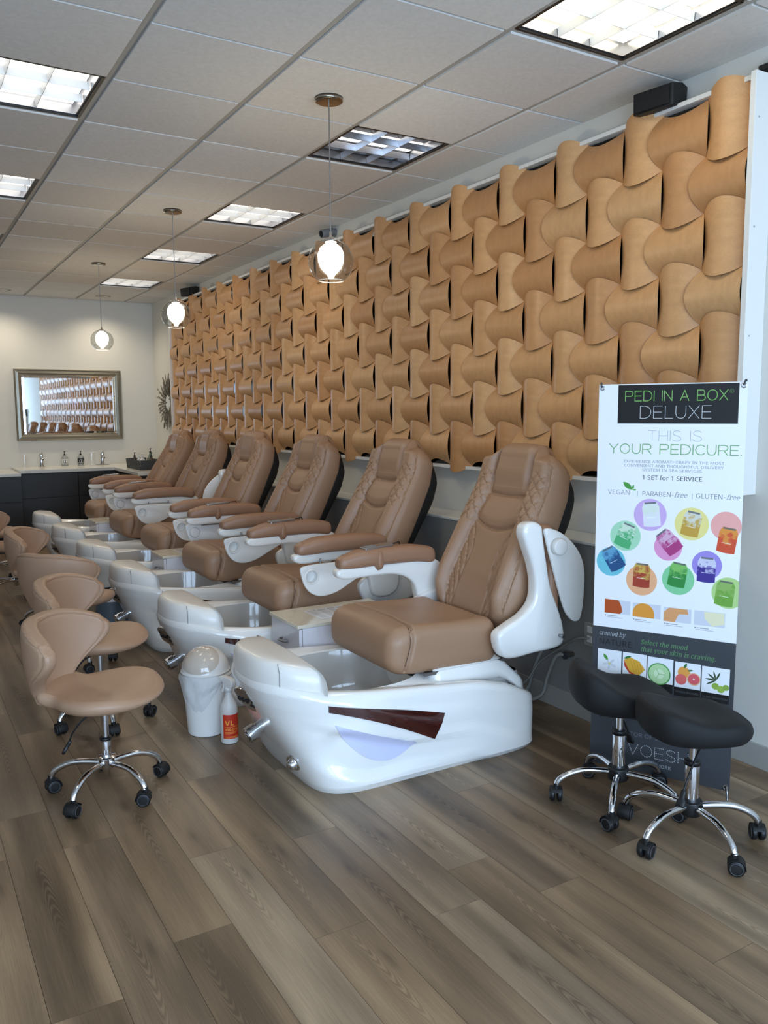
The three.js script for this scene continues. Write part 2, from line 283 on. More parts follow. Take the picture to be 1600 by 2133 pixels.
// ---------------------------------------------------------------- ceiling lights
{
  const dim = [0, 1, 4, 7, 10];
  const mk = (x, z, row, col) => {
    const only = row === 1 && col === 0, warm = row === -2;
    const label = (col === 0 ? { '-2': 'bright yellow white square louvred ceiling light at the frame end of the woven panel', 1: 'square louvred ceiling light with only its middle lamp lit', 4: 'square louvred ceiling light between the first two globe pendants, along the woven panel', 7: 'square louvred ceiling light between the last two globe pendants, along the woven panel', 10: 'square louvred ceiling light closest to the small recessed downlight' }
      : { '-2': 'square louvred ceiling light over the aisle, level with the bright yellow one', 1: 'large lit square louvred ceiling light over the aisle, level with the half lit one', 4: 'square louvred ceiling light over the aisle, level with the gap between two pendants', 7: 'square louvred ceiling light over the aisle, level with the middle pendant', 10: 'square louvred ceiling light over the aisle, closest to the end wall' })[row];
    const t = thing('ceiling_light', label, 'ceiling light', [x, YC + 0.01, z], 0, 'square louvred ceiling lights');
    const S = 0.572, o = S / 2;
    mesh(t, 'frame', merge([box(0.014, 0.03, S, -o, 0.012, 0), box(0.014, 0.03, S, o, 0.012, 0), box(S, 0.03, 0.014, 0, 0.012, -o), box(S, 0.03, 0.014, 0, 0.012, o)]), M.blackPlastic);
    mesh(t, 'housing', merge([box(0.01, 0.06, S - 0.02, -o + 0.012, 0.034, 0), box(0.01, 0.06, S - 0.02, o - 0.012, 0.034, 0), box(S - 0.02, 0.06, 0.01, 0, 0.034, -o + 0.012), box(S - 0.02, 0.06, 0.01, 0, 0.034, o - 0.012), box(S, 0.01, S, 0, 0.066, 0)]), M.brushed);
    const w = (S - 0.05) / 3;
    const col3 = warm ? [1.0, 0.93, 0.72] : [1.0, 0.96, 0.88];
    for (let i = -1; i <= 1; i++) {
      const lit = !only || i === 0;
      mesh(t, 'lamp_strip', box(S - 0.06, 0.006, w * 0.92, 0, 0.050, i * w), std(lit ? '#ffffff' : '#7d828c', 0.3, lit ? { emissive: new THREE.Color(...col3), emissiveIntensity: warm ? 3.2 : only ? 2.2 : 2.2 } : { metalness: 0.7 }));
      if (i < 1) {
        const blade = (alongX) => { const pr = [[-0.007, 0.034], [0.007, 0.034], [0.0012, 0], [-0.0012, 0]]; const g = extrude(pr, S - 0.04, 0, 0); if (alongX) g.rotateY(Math.PI / 2); return g; };
        const b1 = blade(true); b1.translate(0, 0.002, (i + 0.5) * w); mesh(t, 'louver_blade', b1, only ? M.brushed : M.louver);
        const b2 = blade(false); b2.translate((i + 0.5) * w, 0.002, 0); mesh(t, 'louver_blade', b2, only ? M.brushed : M.louver);
      }
    }
    const l = new THREE.RectAreaLight(new THREE.Color(...col3), only ? 0.8 : warm ? 2.6 : 1.8, S - 0.06, only ? w : S - 0.06);
    l.position.set(0, -0.004, 0); l.rotation.x = -Math.PI / 2; l.name = 'troffer_light'; t.add(l);
  };
  for (const [x, z, r, c] of TROFFERS) mk(x, z, r, c);
}
// pendants
{
  const spots = [[-0.2, -0.341, 'clear glass globe pendant hanging in front of the security camera'], [-0.2, -2.811, 'clear glass globe pendant hanging before the far end of the woven panel'], [-0.2, -5.25, 'clear glass globe pendant hanging before the cream end wall']];
  for (const [, z, label] of spots) {
    const t = thing('globe_pendant', label, 'pendant lamp', [-0.9, YC, z], 0, 'globe pendants');
    mesh(t, 'canopy', lathe([[0, -0.022], [0.05, -0.022], [0.063, -0.018], [0.066, -0.012], [0.066, 0], [0, 0]], 40), M.nickel);
    const R = 0.108, cy = -0.738;
    mesh(t, 'cord', cyl(0.0032, 0.0032, 0.60, 0, -0.022 - 0.30, 0, 8), M.steel);
    mesh(t, 'socket', lathe([[0, -0.60], [0.006, -0.60], [0.007, -0.625], [0.03, -0.634], [0.036, -0.645], [0.03, -0.652], [0, -0.652]], 24), M.chrome);
    const gp = []; for (let a = 0.34; a <= 2.62; a += 0.06) gp.push([R * Math.sin(a), cy + R * Math.cos(a) * 0.98]);
    mesh(t, 'glass_globe', lathe(gp, 48), M.globe);
    const last = gp[gp.length - 1]; const rim = new THREE.TorusGeometry(last[0], 0.0022, 8, 48); rim.rotateX(Math.PI / 2); rim.translate(0, last[1], 0); mesh(t, 'glass_rim', rim, phys('#f4f4f4', 0.05, { transmission: 0.8, thickness: 0 }));
    const bp = [[0, -0.655], [0.03, -0.657], [0.052, -0.675], [0.063, -0.705], [0.062, -0.735], [0.05, -0.768], [0.03, -0.79], [0.018, -0.80], [0.014, -0.815], [0, -0.818]];
    mesh(t, 'opal_shade', lathe(bp, 32), std('#ffffff', 0.4, { emissive: new THREE.Color(1, 0.88, 0.68), emissiveIntensity: 4.0 }));
    const l = new THREE.PointLight(new THREE.Color(1, 0.84, 0.6), 1.1, 0, 2); l.position.set(0, -0.725, 0); l.shadow.radius = 3; l.castShadow = true; l.name = 'pendant_bulb'; t.add(l);
  }
  for (const [x, z, l] of [[-0.354, -7.574, 'small round recessed downlight over the corner of the sink counter'], [-1.50, -7.574, 'small round recessed downlight over the step of the sink counter']]) {
    const c = thing('recessed_downlight', l, 'downlight', [x, YC, z], 0, 'recessed downlights');
    mesh(c, 'trim_ring', lathe([[0.055, 0.03], [0.06, 0.002], [0.075, -0.004], [0.092, -0.003], [0.094, 0.0]], 32), M.nickel);
    mesh(c, 'lamp_face', lathe([[0, 0.012], [0.055, 0.012], [0.058, 0.0]], 32), std('#e8e2d6', 0.4, { emissive: new THREE.Color(1, 0.9, 0.72), emissiveIntensity: 0.5 }));
    const sl = new THREE.SpotLight(new THREE.Color(1, 0.88, 0.68), 4.2, 0, 1.25, 1.0, 2); sl.position.set(0, -0.012, 0); sl.target.position.set(0, -2, 0); sl.castShadow = true; sl.shadow.radius = 2.5; sl.name = 'downlight_beam'; c.add(sl); c.add(sl.target);
  }
}
// ---------------------------------------------------------------- pedicure spa chair (x as in the room, z about the chair's centre line; origin of the group at OX)
const OX = -0.85;
const G = (g) => { g.translate(-OX, 0, 0); return g; };
const chairGeo = (() => {
  const o = {};
  // --- hull of the foot spa
  const xm = -0.98, xr = -0.245, YT = 0.45;
  const xfL = table([[0, -1.37], [0.03, -1.385], [0.13, -1.43], [0.26, -1.495], [0.36, -1.545], [0.42, -1.565], [0.45, -1.56]]);
  const wL = table([[0, 0.385], [0.03, 0.40], [0.15, 0.40], [0.3, 0.402], [0.42, 0.395], [0.45, 0.385]]);
  const ytop = table([[-1.62, 0.452], [-1.5, 0.448], [-1.36, 0.424], [-1.2, 0.408], [-0.95, 0.385], [-0.8, 0.372], [-0.6, 0.35], [-0.45, 0.315], [-0.35, 0.27], [-0.245, 0.22]]);
  const dent = (x, y) => { // sculpted side: raised sweep carrying the inlay, hollow with the lens below it
    const s = (x + 1.334) / 0.523, yc = 0.352 - 0.155 * s - 0.02 * s * s;
    let d = 0.012 * smooth(-0.3, 0.05, s) * smooth(2.3, 1.75, s) * smooth(0.095, 0.045, Math.abs(y - yc + 0.01));
    const e = Math.hypot((x + 1.10) / 0.30, (y - 0.175) / 0.135); d -= 0.024 * smooth(1.08, 0.68, e) * smooth(0.0, 0.04, yc - 0.055 - y);
    return d;
  };
  const nF = (l) => lerp(5.0, 2.7, smooth(0.0, 0.36, l));
  const half = (x, y) => { const lv = clamp(y * YT / ytop(x), 0, YT), W = wL(lv), xf = xfL(lv); const q = x < xm ? Math.pow(Math.max(0, 1 - Math.pow(Math.min(1, (xm - x) / (xm - xf)), nF(lv))), 1 / nF(lv)) : Math.pow(Math.max(0, 1 - Math.pow(Math.min(1, (x - xm) / (xr - xm)), 9)), 1 / 9); return W * q; };
  o.half = (x, y) => half(x, y) + dent(x, y);
  const ringAt = (lv, ins = 0, dy = 0, nn = 240) => { // plan ring at level lv, started at the rear
    const r = [];
    for (let i = 0; i < nn; i++) {
      const a = (i / nn) * Math.PI * 2, c = Math.cos(a), s = Math.sin(a), xf = xfL(lv), W = wL(lv);
      const front = c < 0, n = front ? nF(lv) : 9, L = front ? xm - xf : xr - xm;
      let x = xm + Math.sign(c) * Math.pow(Math.abs(c), 2 / n) * (L - ins), z = Math.sign(s) * Math.pow(Math.abs(s), 2 / n) * (W - ins);
      const y = lv / YT * ytop(x) + dy;
      const sd = Math.abs(s) > 0.12 ? Math.sign(s) : 0; z += sd * dent(x, y) * smooth(0.12, 0.4, Math.abs(s)) * (dy > 0 || ins > 0.01 ? 0 : 1);
      r.push([x, y, z]);
    }
    return r;
  };
  const lv = [0, 0.012, 0.03]; for (let k = 1; k <= 72; k++) lv.push(0.03 + 0.41 * k / 72);
  const outer = lv.map(l => ringAt(l)); outer.push(ringAt(0.45, 0.004)); outer.push(ringAt(0.45, 0.012, 0.004)); outer.push(ringAt(0.45, 0.03, 0.004)); outer.push(ringAt(0.45, 0.05, 0.0));
  // deck down into the bowl opening
  const bx = -1.07, bl = 0.30, bw = 0.295;
  const bowlRing = (k, y, flat) => { const n = 240, r = []; for (let i = 0; i < n; i++) { const a = (i / n) * Math.PI * 2, c = Math.cos(a), s = Math.sin(a); const p = 2 / 2.4; r.push([bx + Math.sign(c) * Math.pow(Math.abs(c), p) * bl * k, y, Math.sign(s) * Math.pow(Math.abs(s), p) * bw * k]); } return r; };
  outer.push(bowlRing(1.03, 0.392)); outer.push(bowlRing(1.0, 0.386));
  o.hull = G(loft([...outer], { crease: 0.5 }));
  o.bowl = G(loft([[1.0, 0.386], [0.985, 0.36], [0.95, 0.30], [0.90, 0.23], [0.82, 0.165], [0.66, 0.125], [0.4, 0.112], [0.12, 0.11], [0.001, 0.11]].map(([k, y]) => bowlRing(k, y)), { crease: 2 }));
  // patches lying on the sculpted side
  const patch = (x0, x1, lo, hi, out, n = 30, m = 6) => sheet(n, m, (u, v) => { const x = lerp(x0, x1, u), y = lerp(lo(u), hi(u), v), xx = x; return [xx, y, o.half(xx, y) + out]; }, (u, v) => { const x = lerp(x0, x1, u), y = lerp(lo(u), hi(u), v); return [x, y, o.half(x, y) - 0.004]; }, 0.7);
  const inlay = (sg) => { const g = sheet(34, 6, (u, v) => { const x = lerp(-1.338, lerp(-0.868, -0.808, v), u), y = lerp(0.352 - 0.19 * Math.pow(u, 1.08) + 0.012 * Math.sin(Math.PI * u), 0.379 - 0.118 * u + 0.008 * Math.sin(Math.PI * u), v); return [x, y, sg * (o.half(x, y) + 0.0065)]; }, (u, v) => { const x = lerp(-1.338, lerp(-0.868, -0.808, v), u), y = lerp(0.352 - 0.19 * Math.pow(u, 1.08) + 0.012 * Math.sin(Math.PI * u), 0.379 - 0.118 * u + 0.008 * Math.sin(Math.PI * u), v); return [x, y, sg * (o.half(x, y) - 0.004)]; }, 0.7); return G(g); };
  const moon = (sg) => { const f = (off) => (u, v) => { const x = lerp(-1.315, -0.95, u), top = 0.298 - 0.138 * u, bot = top - 0.115 * Math.pow(Math.sin(Math.PI * clamp(u, 0.001, 0.999)), 0.75), y = lerp(bot, top, v); return [x, y, sg * (o.half(x, y) + off)]; }; return G(sheet(30, 6, f(0.005), f(-0.004), 0.7)); };
  o.inlay = [inlay(1), inlay(-1)]; o.moon = [moon(1), moon(-1)];
  // rear pedestal under the seat
  o.pedestal = G(cushion(0.50, 0.26, 0.56, 0.035, [14, 8, 14], (v) => { const t = smooth(-0.25, 0.25, v.x); if (v.y > 0) { v.y -= 0.03 + 0.11 * Math.pow(smooth(0.10, 0.25, v.x), 1); v.z *= 1 + 0.12 * (0.13 - v.y) / 0.13; } v.x += -0.545; v.y += 0.33; }));
  // hood over the front of the bowl
  const hp = []; for (let i = 0; i <= 40; i++) { const a = Math.PI * (0.5 - 0.5 + i / 40); }
  const hoodOutline = (() => { const pts = []; const n = 60; for (let i = 0; i <= n; i++) { const s = 1 - 2 * i / n, y = 0.44; const Z = s * 0.372; // solve x on the hull for this z
      let lo = -1.60, hi = -1.345; for (let k = 0; k < 30; k++) { const m = (lo + hi) / 2; if (half(m, ytop(m)) - 0.012 < Math.abs(Z)) lo = m; else hi = m; } pts.push([Math.min(hi, -1.345), Z]); }
    const last = pts[pts.length - 1], first = pts[0]; for (let i = 1; i < 16; i++) { const t = i / 16; pts.push([lerp(last[0], -1.335, smooth(0, .12, t)), lerp(last[1], first[1], t)]); }
    return (t) => { const f = t * pts.length, i = Math.floor(f) % pts.length, j = (i + 1) % pts.length, q = f - Math.floor(f); return [lerp(pts[i][0], pts[j][0], q), lerp(pts[i][1], pts[j][1], q)]; }; })();
  const hoodTop = (x, z) => 0.545 - 0.16 * Math.max(0, x + 1.47) - 0.10 * z * z;
  o.hood = G(pad(hoodOutline, 120, [-1.44, 0], [[1, -0.03], [1.004, 0.1], [0.998, 0.4], [0.975, 0.66], [0.93, 0.85], [0.86, 0.95], [0.75, 0.985], [0.5, 1.0], [0.25, 1.0], [0.001, 1.0]], (x) => ytop(x), hoodTop, 0.9));
  o.hoodSeam = [1, -1].map(sg => { const pts = []; for (let k = 0; k <= 8; k++) { const y = lerp(0.44, 0.535, k / 8); const z = half(-1.49, 0.44) - 0.010 - (k > 5 ? (k - 5) * 0.006 : 0); pts.push([-1.49, y, sg * z]); } return G(tube(pts, 0.0014, 12, 5)); });
  // --- seat
  const seatBend = (v) => {
    const top = smooth(0.0, 0.09, v.y), zn = v.z / 0.30, xn = v.x;
    v.y += top * (0.018 * (1 - zn * zn) - 0.02 * gauss(v.x - 0.05, 0.14) * (1 - zn * zn) + 0.010 * smooth(0.5, 0.95, Math.abs(zn)));
    // front roll seam running over the top and down both sides
    const gx = v.x + 0.155 + 0.03 * (zn * zn) + 0.03 * smooth(0.06, -0.1, v.y), gr = gauss(gx, 0.0055); if (Math.abs(zn) > 0.93) v.z -= Math.sign(v.z) * gr * 0.016; else v.y -= top * gr * 0.018;
    if (v.x < -0.15) { const k = smooth(-0.15, -0.31, v.x); v.y -= k * 0.022 * smooth(-0.06, 0.08, v.y) - k * 0.012 * smooth(0.06, -0.08, v.y); v.x += -0.012 * gauss(v.y - 0.0, 0.07) * k; v.z *= 1 - 0.03 * k; }
    // piping crease along the upper edge of the sides
    if (v.x > -0.14 && Math.abs(zn) > 0.9) v.z -= Math.sign(v.z) * 0.004 * gauss(v.y - 0.052, 0.006);
    v.x += -0.715; v.y += 0.497 - 0.045 * (v.x + 0.715);
  };
  o.seat = G(cushion(0.57, 0.21, 0.60, 0.062, [96, 16, 48], seatBend));
  { const pts = []; const path = []; for (let k = 0; k <= 8; k++) path.push([lerp(-0.06, 0.055, k / 8), 0.30]); for (let k = 0; k <= 24; k++) path.push([0.105, lerp(0.25, -0.25, k / 24)]); for (let k = 0; k <= 8; k++) path.push([lerp(0.055, -0.06, k / 8), -0.30]);
    for (const [y, z] of path) { const zn = z / 0.30, v = new THREE.Vector3(-0.155 - 0.03 * zn * zn - 0.03 * smooth(0.06, -0.1, y), y, z); seatBend(v); pts.push([v.x, v.y, v.z]); } o.seatSeam = G(tube(pts, 0.0028, 120, 6)); }
  o.seatFrame = G(merge([box(0.44, 0.03, 0.40, -0.63, 0.385, 0, 0.006), box(0.10, 0.09, 0.26, -0.72, 0.37, 0, 0.01), box(0.40, 0.012, 0.02, -0.62, 0.40, 0.27), box(0.40, 0.012, 0.02, -0.62, 0.40, -0.27)]));
  o.rail = [1, -1].map(q => G(box(0.46, 0.014, 0.012, -0.60, 0.398, 0.285 * q)));
  // --- backrest in its own frame: y up along the back, x thickness (front = -x), z across
  const wB = (v) => { const w = table([[0, 0.255], [0.08, 0.285], [0.22, 0.302], [0.45, 0.297], [0.7, 0.288], [0.88, 0.278], [1, 0.265]])(v); return w; };
  const LB = 0.925;
  const axis = table([[0, 0.0], [0.25, -0.012], [0.5, 0.0], [0.75, 0.012], [0.9, -0.005], [1, -0.035]]);
  const crossV = (v) => { const e = v > 0.9 ? Math.sqrt(Math.max(0, 1 - ((v - 0.9) / 0.1) ** 2)) : v < 0.06 ? Math.sqrt(Math.max(0, 1 - ((0.06 - v) / 0.06) ** 2)) : 1; return e; };
  const s1 = (v) => v > 0.52 ? lerp(0.55, 0.50, smooth(0.52, 0.72, v)) : lerp(0.66, 0.55, v / 0.52);     // half width of the centre panel
  const frontShape = (zn, v) => {
    const a = Math.abs(zn); let d = 0; const cw = s1(v);
    d += lerp(0.056, 0.042, smooth(0.2, 0.7, v)) * smooth(cw - 0.06, cw + 0.14, a) * smooth(1.03, 0.80, a) * smooth(0.0, 0.16, v) * smooth(1.0, 0.93, v);   // side bolsters
    d += 0.036 * smooth(0.685, 0.74, v) * lerp(0.4, 1, smooth(0.70, 0.84, v)) * smooth(cw, cw - 0.14, a);                                            // head pillow
    d -= 0.014 * gauss(a - cw, 0.014) * smooth(0.0, 0.06, v) * smooth(1.0, 0.95, v);                           // channel seams
    d -= 0.012 * gauss(v - 0.695 - 0.01 * (zn / 0.5) ** 2, 0.006) * smooth(cw, cw - 0.03, a);                  // lower edge of the pillow
    const sv = 0.500 + 0.045 * (zn / 0.55) ** 2; d -= 0.015 * gauss(v - sv, 0.007) * smooth(cw + 0.01, cw - 0.02, a);
    d += 0.010 * smooth(sv, sv + 0.06, v) * smooth(0.70, 0.62, v) * smooth(cw, cw - 0.12, a);
    if (v < 0.54) for (let k = 0; k < 5; k++) { // feathered seams of the lower panel
      const vk = 0.525 - 0.095 * k, t = (vk - v) / 0.30; if (t < 0 || t > 1) continue;
      const zl = s1(vk) - (0.24 - 0.02 * k) * Math.sin(Math.min(1, t * 1.5) * Math.PI / 2) + 0.06 * t * t; d -= 0.008 * gauss(a - zl, 0.0105) * smooth(0.0, 0.05, v) * smooth(1.0, 0.9, t);
    }
    if (v > 0.50 && v < 0.88) { // quilted diamonds on the bolsters
      const p = v * 13 - a * 1.2, q = (a - cw) * 6.2; const f1 = Math.abs(((p + q) % 1) - 0.5), f2 = Math.abs(((p - q + 10) % 1) - 0.5); const m = smooth(0.51, 0.53, v) * smooth(0.88, 0.80, v) * smooth(cw, cw + 0.03, a) * smooth(0.90, 0.87, a); d -= 0.009 * m * Math.max(gauss(f1, 0.055), gauss(f2, 0.055));
    }
    d -= 0.012 * gauss(a - 0.915, 0.009) * smooth(0.04, 0.12, v) * smooth(0.99, 0.93, v);    // side piping
    return d;
  };
  {
    const rings = [], NV = 230, NP = 300;
    for (let k = 0; k <= NV; k++) {
      const v = k / NV, e = Math.max(0.002, crossV(v)), w = wB(v) * (v > 0.9 ? lerp(0.62, 1, e) : lerp(0.8, 1, e)), T = 0.085 * (v < 0.5 ? 1 : lerp(1, 0.82, smooth(0.5, 1, v))) * e, r = [];
      for (let i = 0; i < NP; i++) {
        // denser on the front face
        const t = i / NP; let z, x;
        if (t < 0.72) { const s = 1 - 2 * (t / 0.72), a = Math.abs(s), q = Math.pow(Math.max(0, 1 - Math.pow(a, 6)), 1 / 4); z = s * w; x = -T * q - frontShape(s, v) * e * Math.min(1, q * 1.4); }
        else { const s = -1 + 2 * ((t - 0.72) / 0.28), a = Math.abs(s), q = Math.pow(Math.max(0, 1 - Math.pow(a, 6)), 1 / 4); z = s * w; x = T * q; }
        const az = Math.abs(z) / Math.max(0.05, wB(v)); r.push([x + axis(v), v * LB - 0.05 * smooth(0.46, 0.66, az) * smooth(0.70, 1, v), z]);
      }
      rings.push(r);
    }
    o.back = loft(rings, { crease: 2.5, capA: true, capB: true });
  }
  { // black rear shell
    const rings = [], NV = 30, NP = 40, depth = table([[0, 0.03], [0.2, 0.045], [0.5, 0.06], [0.72, 0.085], [0.85, 0.07], [1, 0.0]]);
    for (let k = 0; k <= NV; k++) { const v = k / NV * 0.87, r = [], w = wB(v) * lerp(0.93, 0.80, smooth(0.78, 0.87, v)), T = 0.085 * (v < 0.5 ? 1 : lerp(1, 0.82, smooth(0.5, 1, v))); for (let i = 0; i < NP; i++) { const a = i / NP * Math.PI * 2, c = Math.cos(a), s = Math.sin(a); const z = w * Math.sign(c) * Math.pow(Math.abs(c), 0.45), x = s > 0 ? T * 0.8 + (depth(v / 0.87) + 0.012) * Math.pow(s, 0.5) : T * 0.8 - 0.03 * Math.pow(-s, 0.5); r.push([x + axis(v), v * LB + 0.02, z]); } rings.push(r); }
    o.shell = loft(rings, { crease: 0.9, capA: true, capB: true });
  }
  // --- arm: pad, bracket, pivot housing, tray (z = 0 is the arm's middle, +z outward)
  o.armPad = cushion(0.56, 0.082, 0.115, 0.036, [40, 8, 10], (v) => { const t = (v.x + 0.28) / 0.56; v.z *= lerp(0.74, 1, smooth(0, 0.3, t)) * lerp(1, 0.86, smooth(0.7, 1, t)); v.y *= lerp(0.7, 1, smooth(0, 0.22, t)); v.y += 0.010 * Math.sin(Math.PI * t) - 0.010 * smooth(0.25, 0, t); if (v.y > 0) v.y += 0.006; v.y += -0.012 * smooth(0.75, 1, t); v.x += -0.645; v.y += 0.803; });
  o.armBracket = extrude(spline2([[-0.935, 0.768], [-0.94, 0.742], [-0.905, 0.722], [-0.75, 0.722], [-0.62, 0.718], [-0.545, 0.695], [-0.495, 0.65], [-0.475, 0.58], [-0.45, 0.50], [-0.36, 0.48], [-0.29, 0.52], [-0.28, 0.62], [-0.31, 0.72], [-0.37, 0.775], [-0.6, 0.776]], 80), 0.062, 0.014);
  o.pivot = extrude(spline2([[-0.52, 0.555], [-0.50, 0.48], [-0.45, 0.44], [-0.30, 0.435], [-0.17, 0.45], [-0.14, 0.50], [-0.16, 0.58], [-0.24, 0.63], [-0.38, 0.62], [-0.47, 0.60]], 60), 0.05, 0.012, -0.035);
  const disc = (cx, cy, r, n = 28) => { const p = []; for (let i = 0; i < n; i++) p.push([cx + r * Math.cos(-i / n * 6.2832), cy + r * Math.sin(-i / n * 6.2832)]); return p; };
  const trayOutline = [[-0.925, 0.705], [-0.92, 0.66], [-0.90, 0.605], [-0.865, 0.565], [-0.815, 0.545], [-0.76, 0.545], [-0.70, 0.56], [-0.60, 0.61], [-0.51, 0.655], [-0.47, 0.69], [-0.47, 0.71], [-0.52, 0.716], [-0.90, 0.716]];
  o.tray = extrude(spline2(trayOutline, 70), 0.016, 0.005, 0, [disc(-0.862, 0.655, 0.036)]);
  { const ring = new THREE.TorusGeometry(0.038, 0.0045, 8, 32); ring.translate(-0.862, 0.655, 0.008); const cup = lathe([[0.036, 0], [0.035, -0.03], [0.031, -0.034], [0, -0.034]], 28); cup.rotateX(Math.PI / 2); cup.translate(-0.862, 0.655, 0.004); o.cup = merge([ring, cup]); }
  o.trayPins = merge([cyl(0.005, 0.005, 0.05, -0.80, 0.722, 0, 10), cyl(0.005, 0.005, 0.05, -0.62, 0.722, 0, 10), box(0.20, 0.008, 0.008, -0.71, 0.705, 0.004)]);
  // raised arm
  o.raised = extrude(spline2([[-0.515, 0.552], [-0.50, 0.47], [-0.46, 0.438], [-0.30, 0.44], [-0.15, 0.45], [-0.128, 0.475], [-0.135, 0.55], [-0.17, 0.64], [-0.215, 0.74], [-0.24, 0.85], [-0.262, 0.96], [-0.275, 1.02], [-0.32, 1.042], [-0.368, 1.03], [-0.38, 0.995], [-0.362, 0.94], [-0.325, 0.85], [-0.305, 0.76], [-0.315, 0.68], [-0.37, 0.625], [-0.45, 0.59]], 120), 0.07, 0.018);
  o.raisedPad = cushion(0.08, 0.44, 0.10, 0.036, [8, 30, 8], (v) => { v.x += -0.19 + 0.02 * smooth(-0.2, 0.2, v.y) - 0.06 * smooth(0, 0.22, v.y); v.y += 0.80; });
  o.raisedTray = extrude(spline2([[-0.272, 1.008], [-0.20, 0.995], [-0.12, 0.945], [-0.055, 0.87], [-0.03, 0.80], [-0.028, 0.70], [-0.04, 0.60], [-0.055, 0.566], [-0.085, 0.562], [-0.13, 0.60], [-0.18, 0.71], [-0.225, 0.84], [-0.262, 0.95]], 70), 0.016, 0.005, 0);
  { const k = lathe([[0, 0.034], [0.033, 0.034], [0.038, 0.030], [0.039, 0], [0, 0]], 28); k.rotateX(Math.PI / 2); k.translate(-0.205, 0.925, 0.006); o.raisedCup = k; }
  { const b = cyl(0.006, 0.006, 0.05, 0, 0, 0, 12); b.rotateX(Math.PI / 2); b.translate(-0.165, 0.505, 0.055); const h = cyl(0.010, 0.010, 0.012, 0, 0, 0, 12); h.rotateX(Math.PI / 2); h.translate(-0.165, 0.505, 0.082); o.pivotBolt = merge([b, h]); }
  // strap that holds the remote
  o.strap = cushion(0.032, 0.105, 0.128, 0.03, [4, 10, 10], (v) => { v.x += -0.70; v.y += 0.802; });
  // --- fittings on the front of the hull
  { const g = merge([cyl(0.036, 0.036, 0.02, 0, 0, 0, 24), cyl(0.027, 0.027, 0.05, 0, 0.03, 0, 20), cyl(0.036, 0.034, 0.045, 0, 0.066, 0, 14), cyl(0.026, 0.020, 0.010, 0, 0.092, 0, 16)]); o.valve = g; }
  { o.knob = lathe([[0.036, 0.0], [0.036, 0.008], [0.030, 0.011], [0.024, 0.012], [0.024, 0.02], [0.019, 0.032], [0.010, 0.038], [0, 0.04]], 28); }
  { const face = spline2([[-0.055, -0.03], [0.055, -0.034], [0.062, 0], [0.055, 0.034], [-0.055, 0.03], [-0.06, 0]], 40); o.panelFrame = extrude(face, 0.014, 0.004); o.panelFace = extrude(face.map(([a, b]) => [a * 0.86, b * 0.80]), 0.006, 0.001, 0.006); o.panelButtons = [[-0.036, 0], [-0.016, 0], [0.004, 0], [0.022, 0.011], [0.022, -0.011], [0.037, 0.008], [0.037, -0.010]].map(([x, y], i) => { const c = cyl(i < 3 ? 0.008 : 0.0045, i < 3 ? 0.008 : 0.0045, 0.006, 0, 0, 0, 14); c.rotateX(Math.PI / 2); c.translate(x, y, 0.010); return c; }); }
  { const g = lathe([[0.022, 0], [0.022, 0.018], [0.016, 0.03], [0, 0.034]], 20); g.translate(0, 0, 0); o.faucet = g; }
  return o;
})();
const cherryTex = texture(256, 128, (u, v) => { const n = N1(u * 8, v * 24, 8, 24), f = N2(u * 20, v * 100, 20, 100); const t = n * 0.6 + f * 0.4; return [lerp(38, 84, t), lerp(14, 30, t), lerp(12, 22, t)]; });
M.cherry = phys('#ffffff', 0.2, { map: cherryTex, clearcoat: 0.8, clearcoatRoughness: 0.06 });

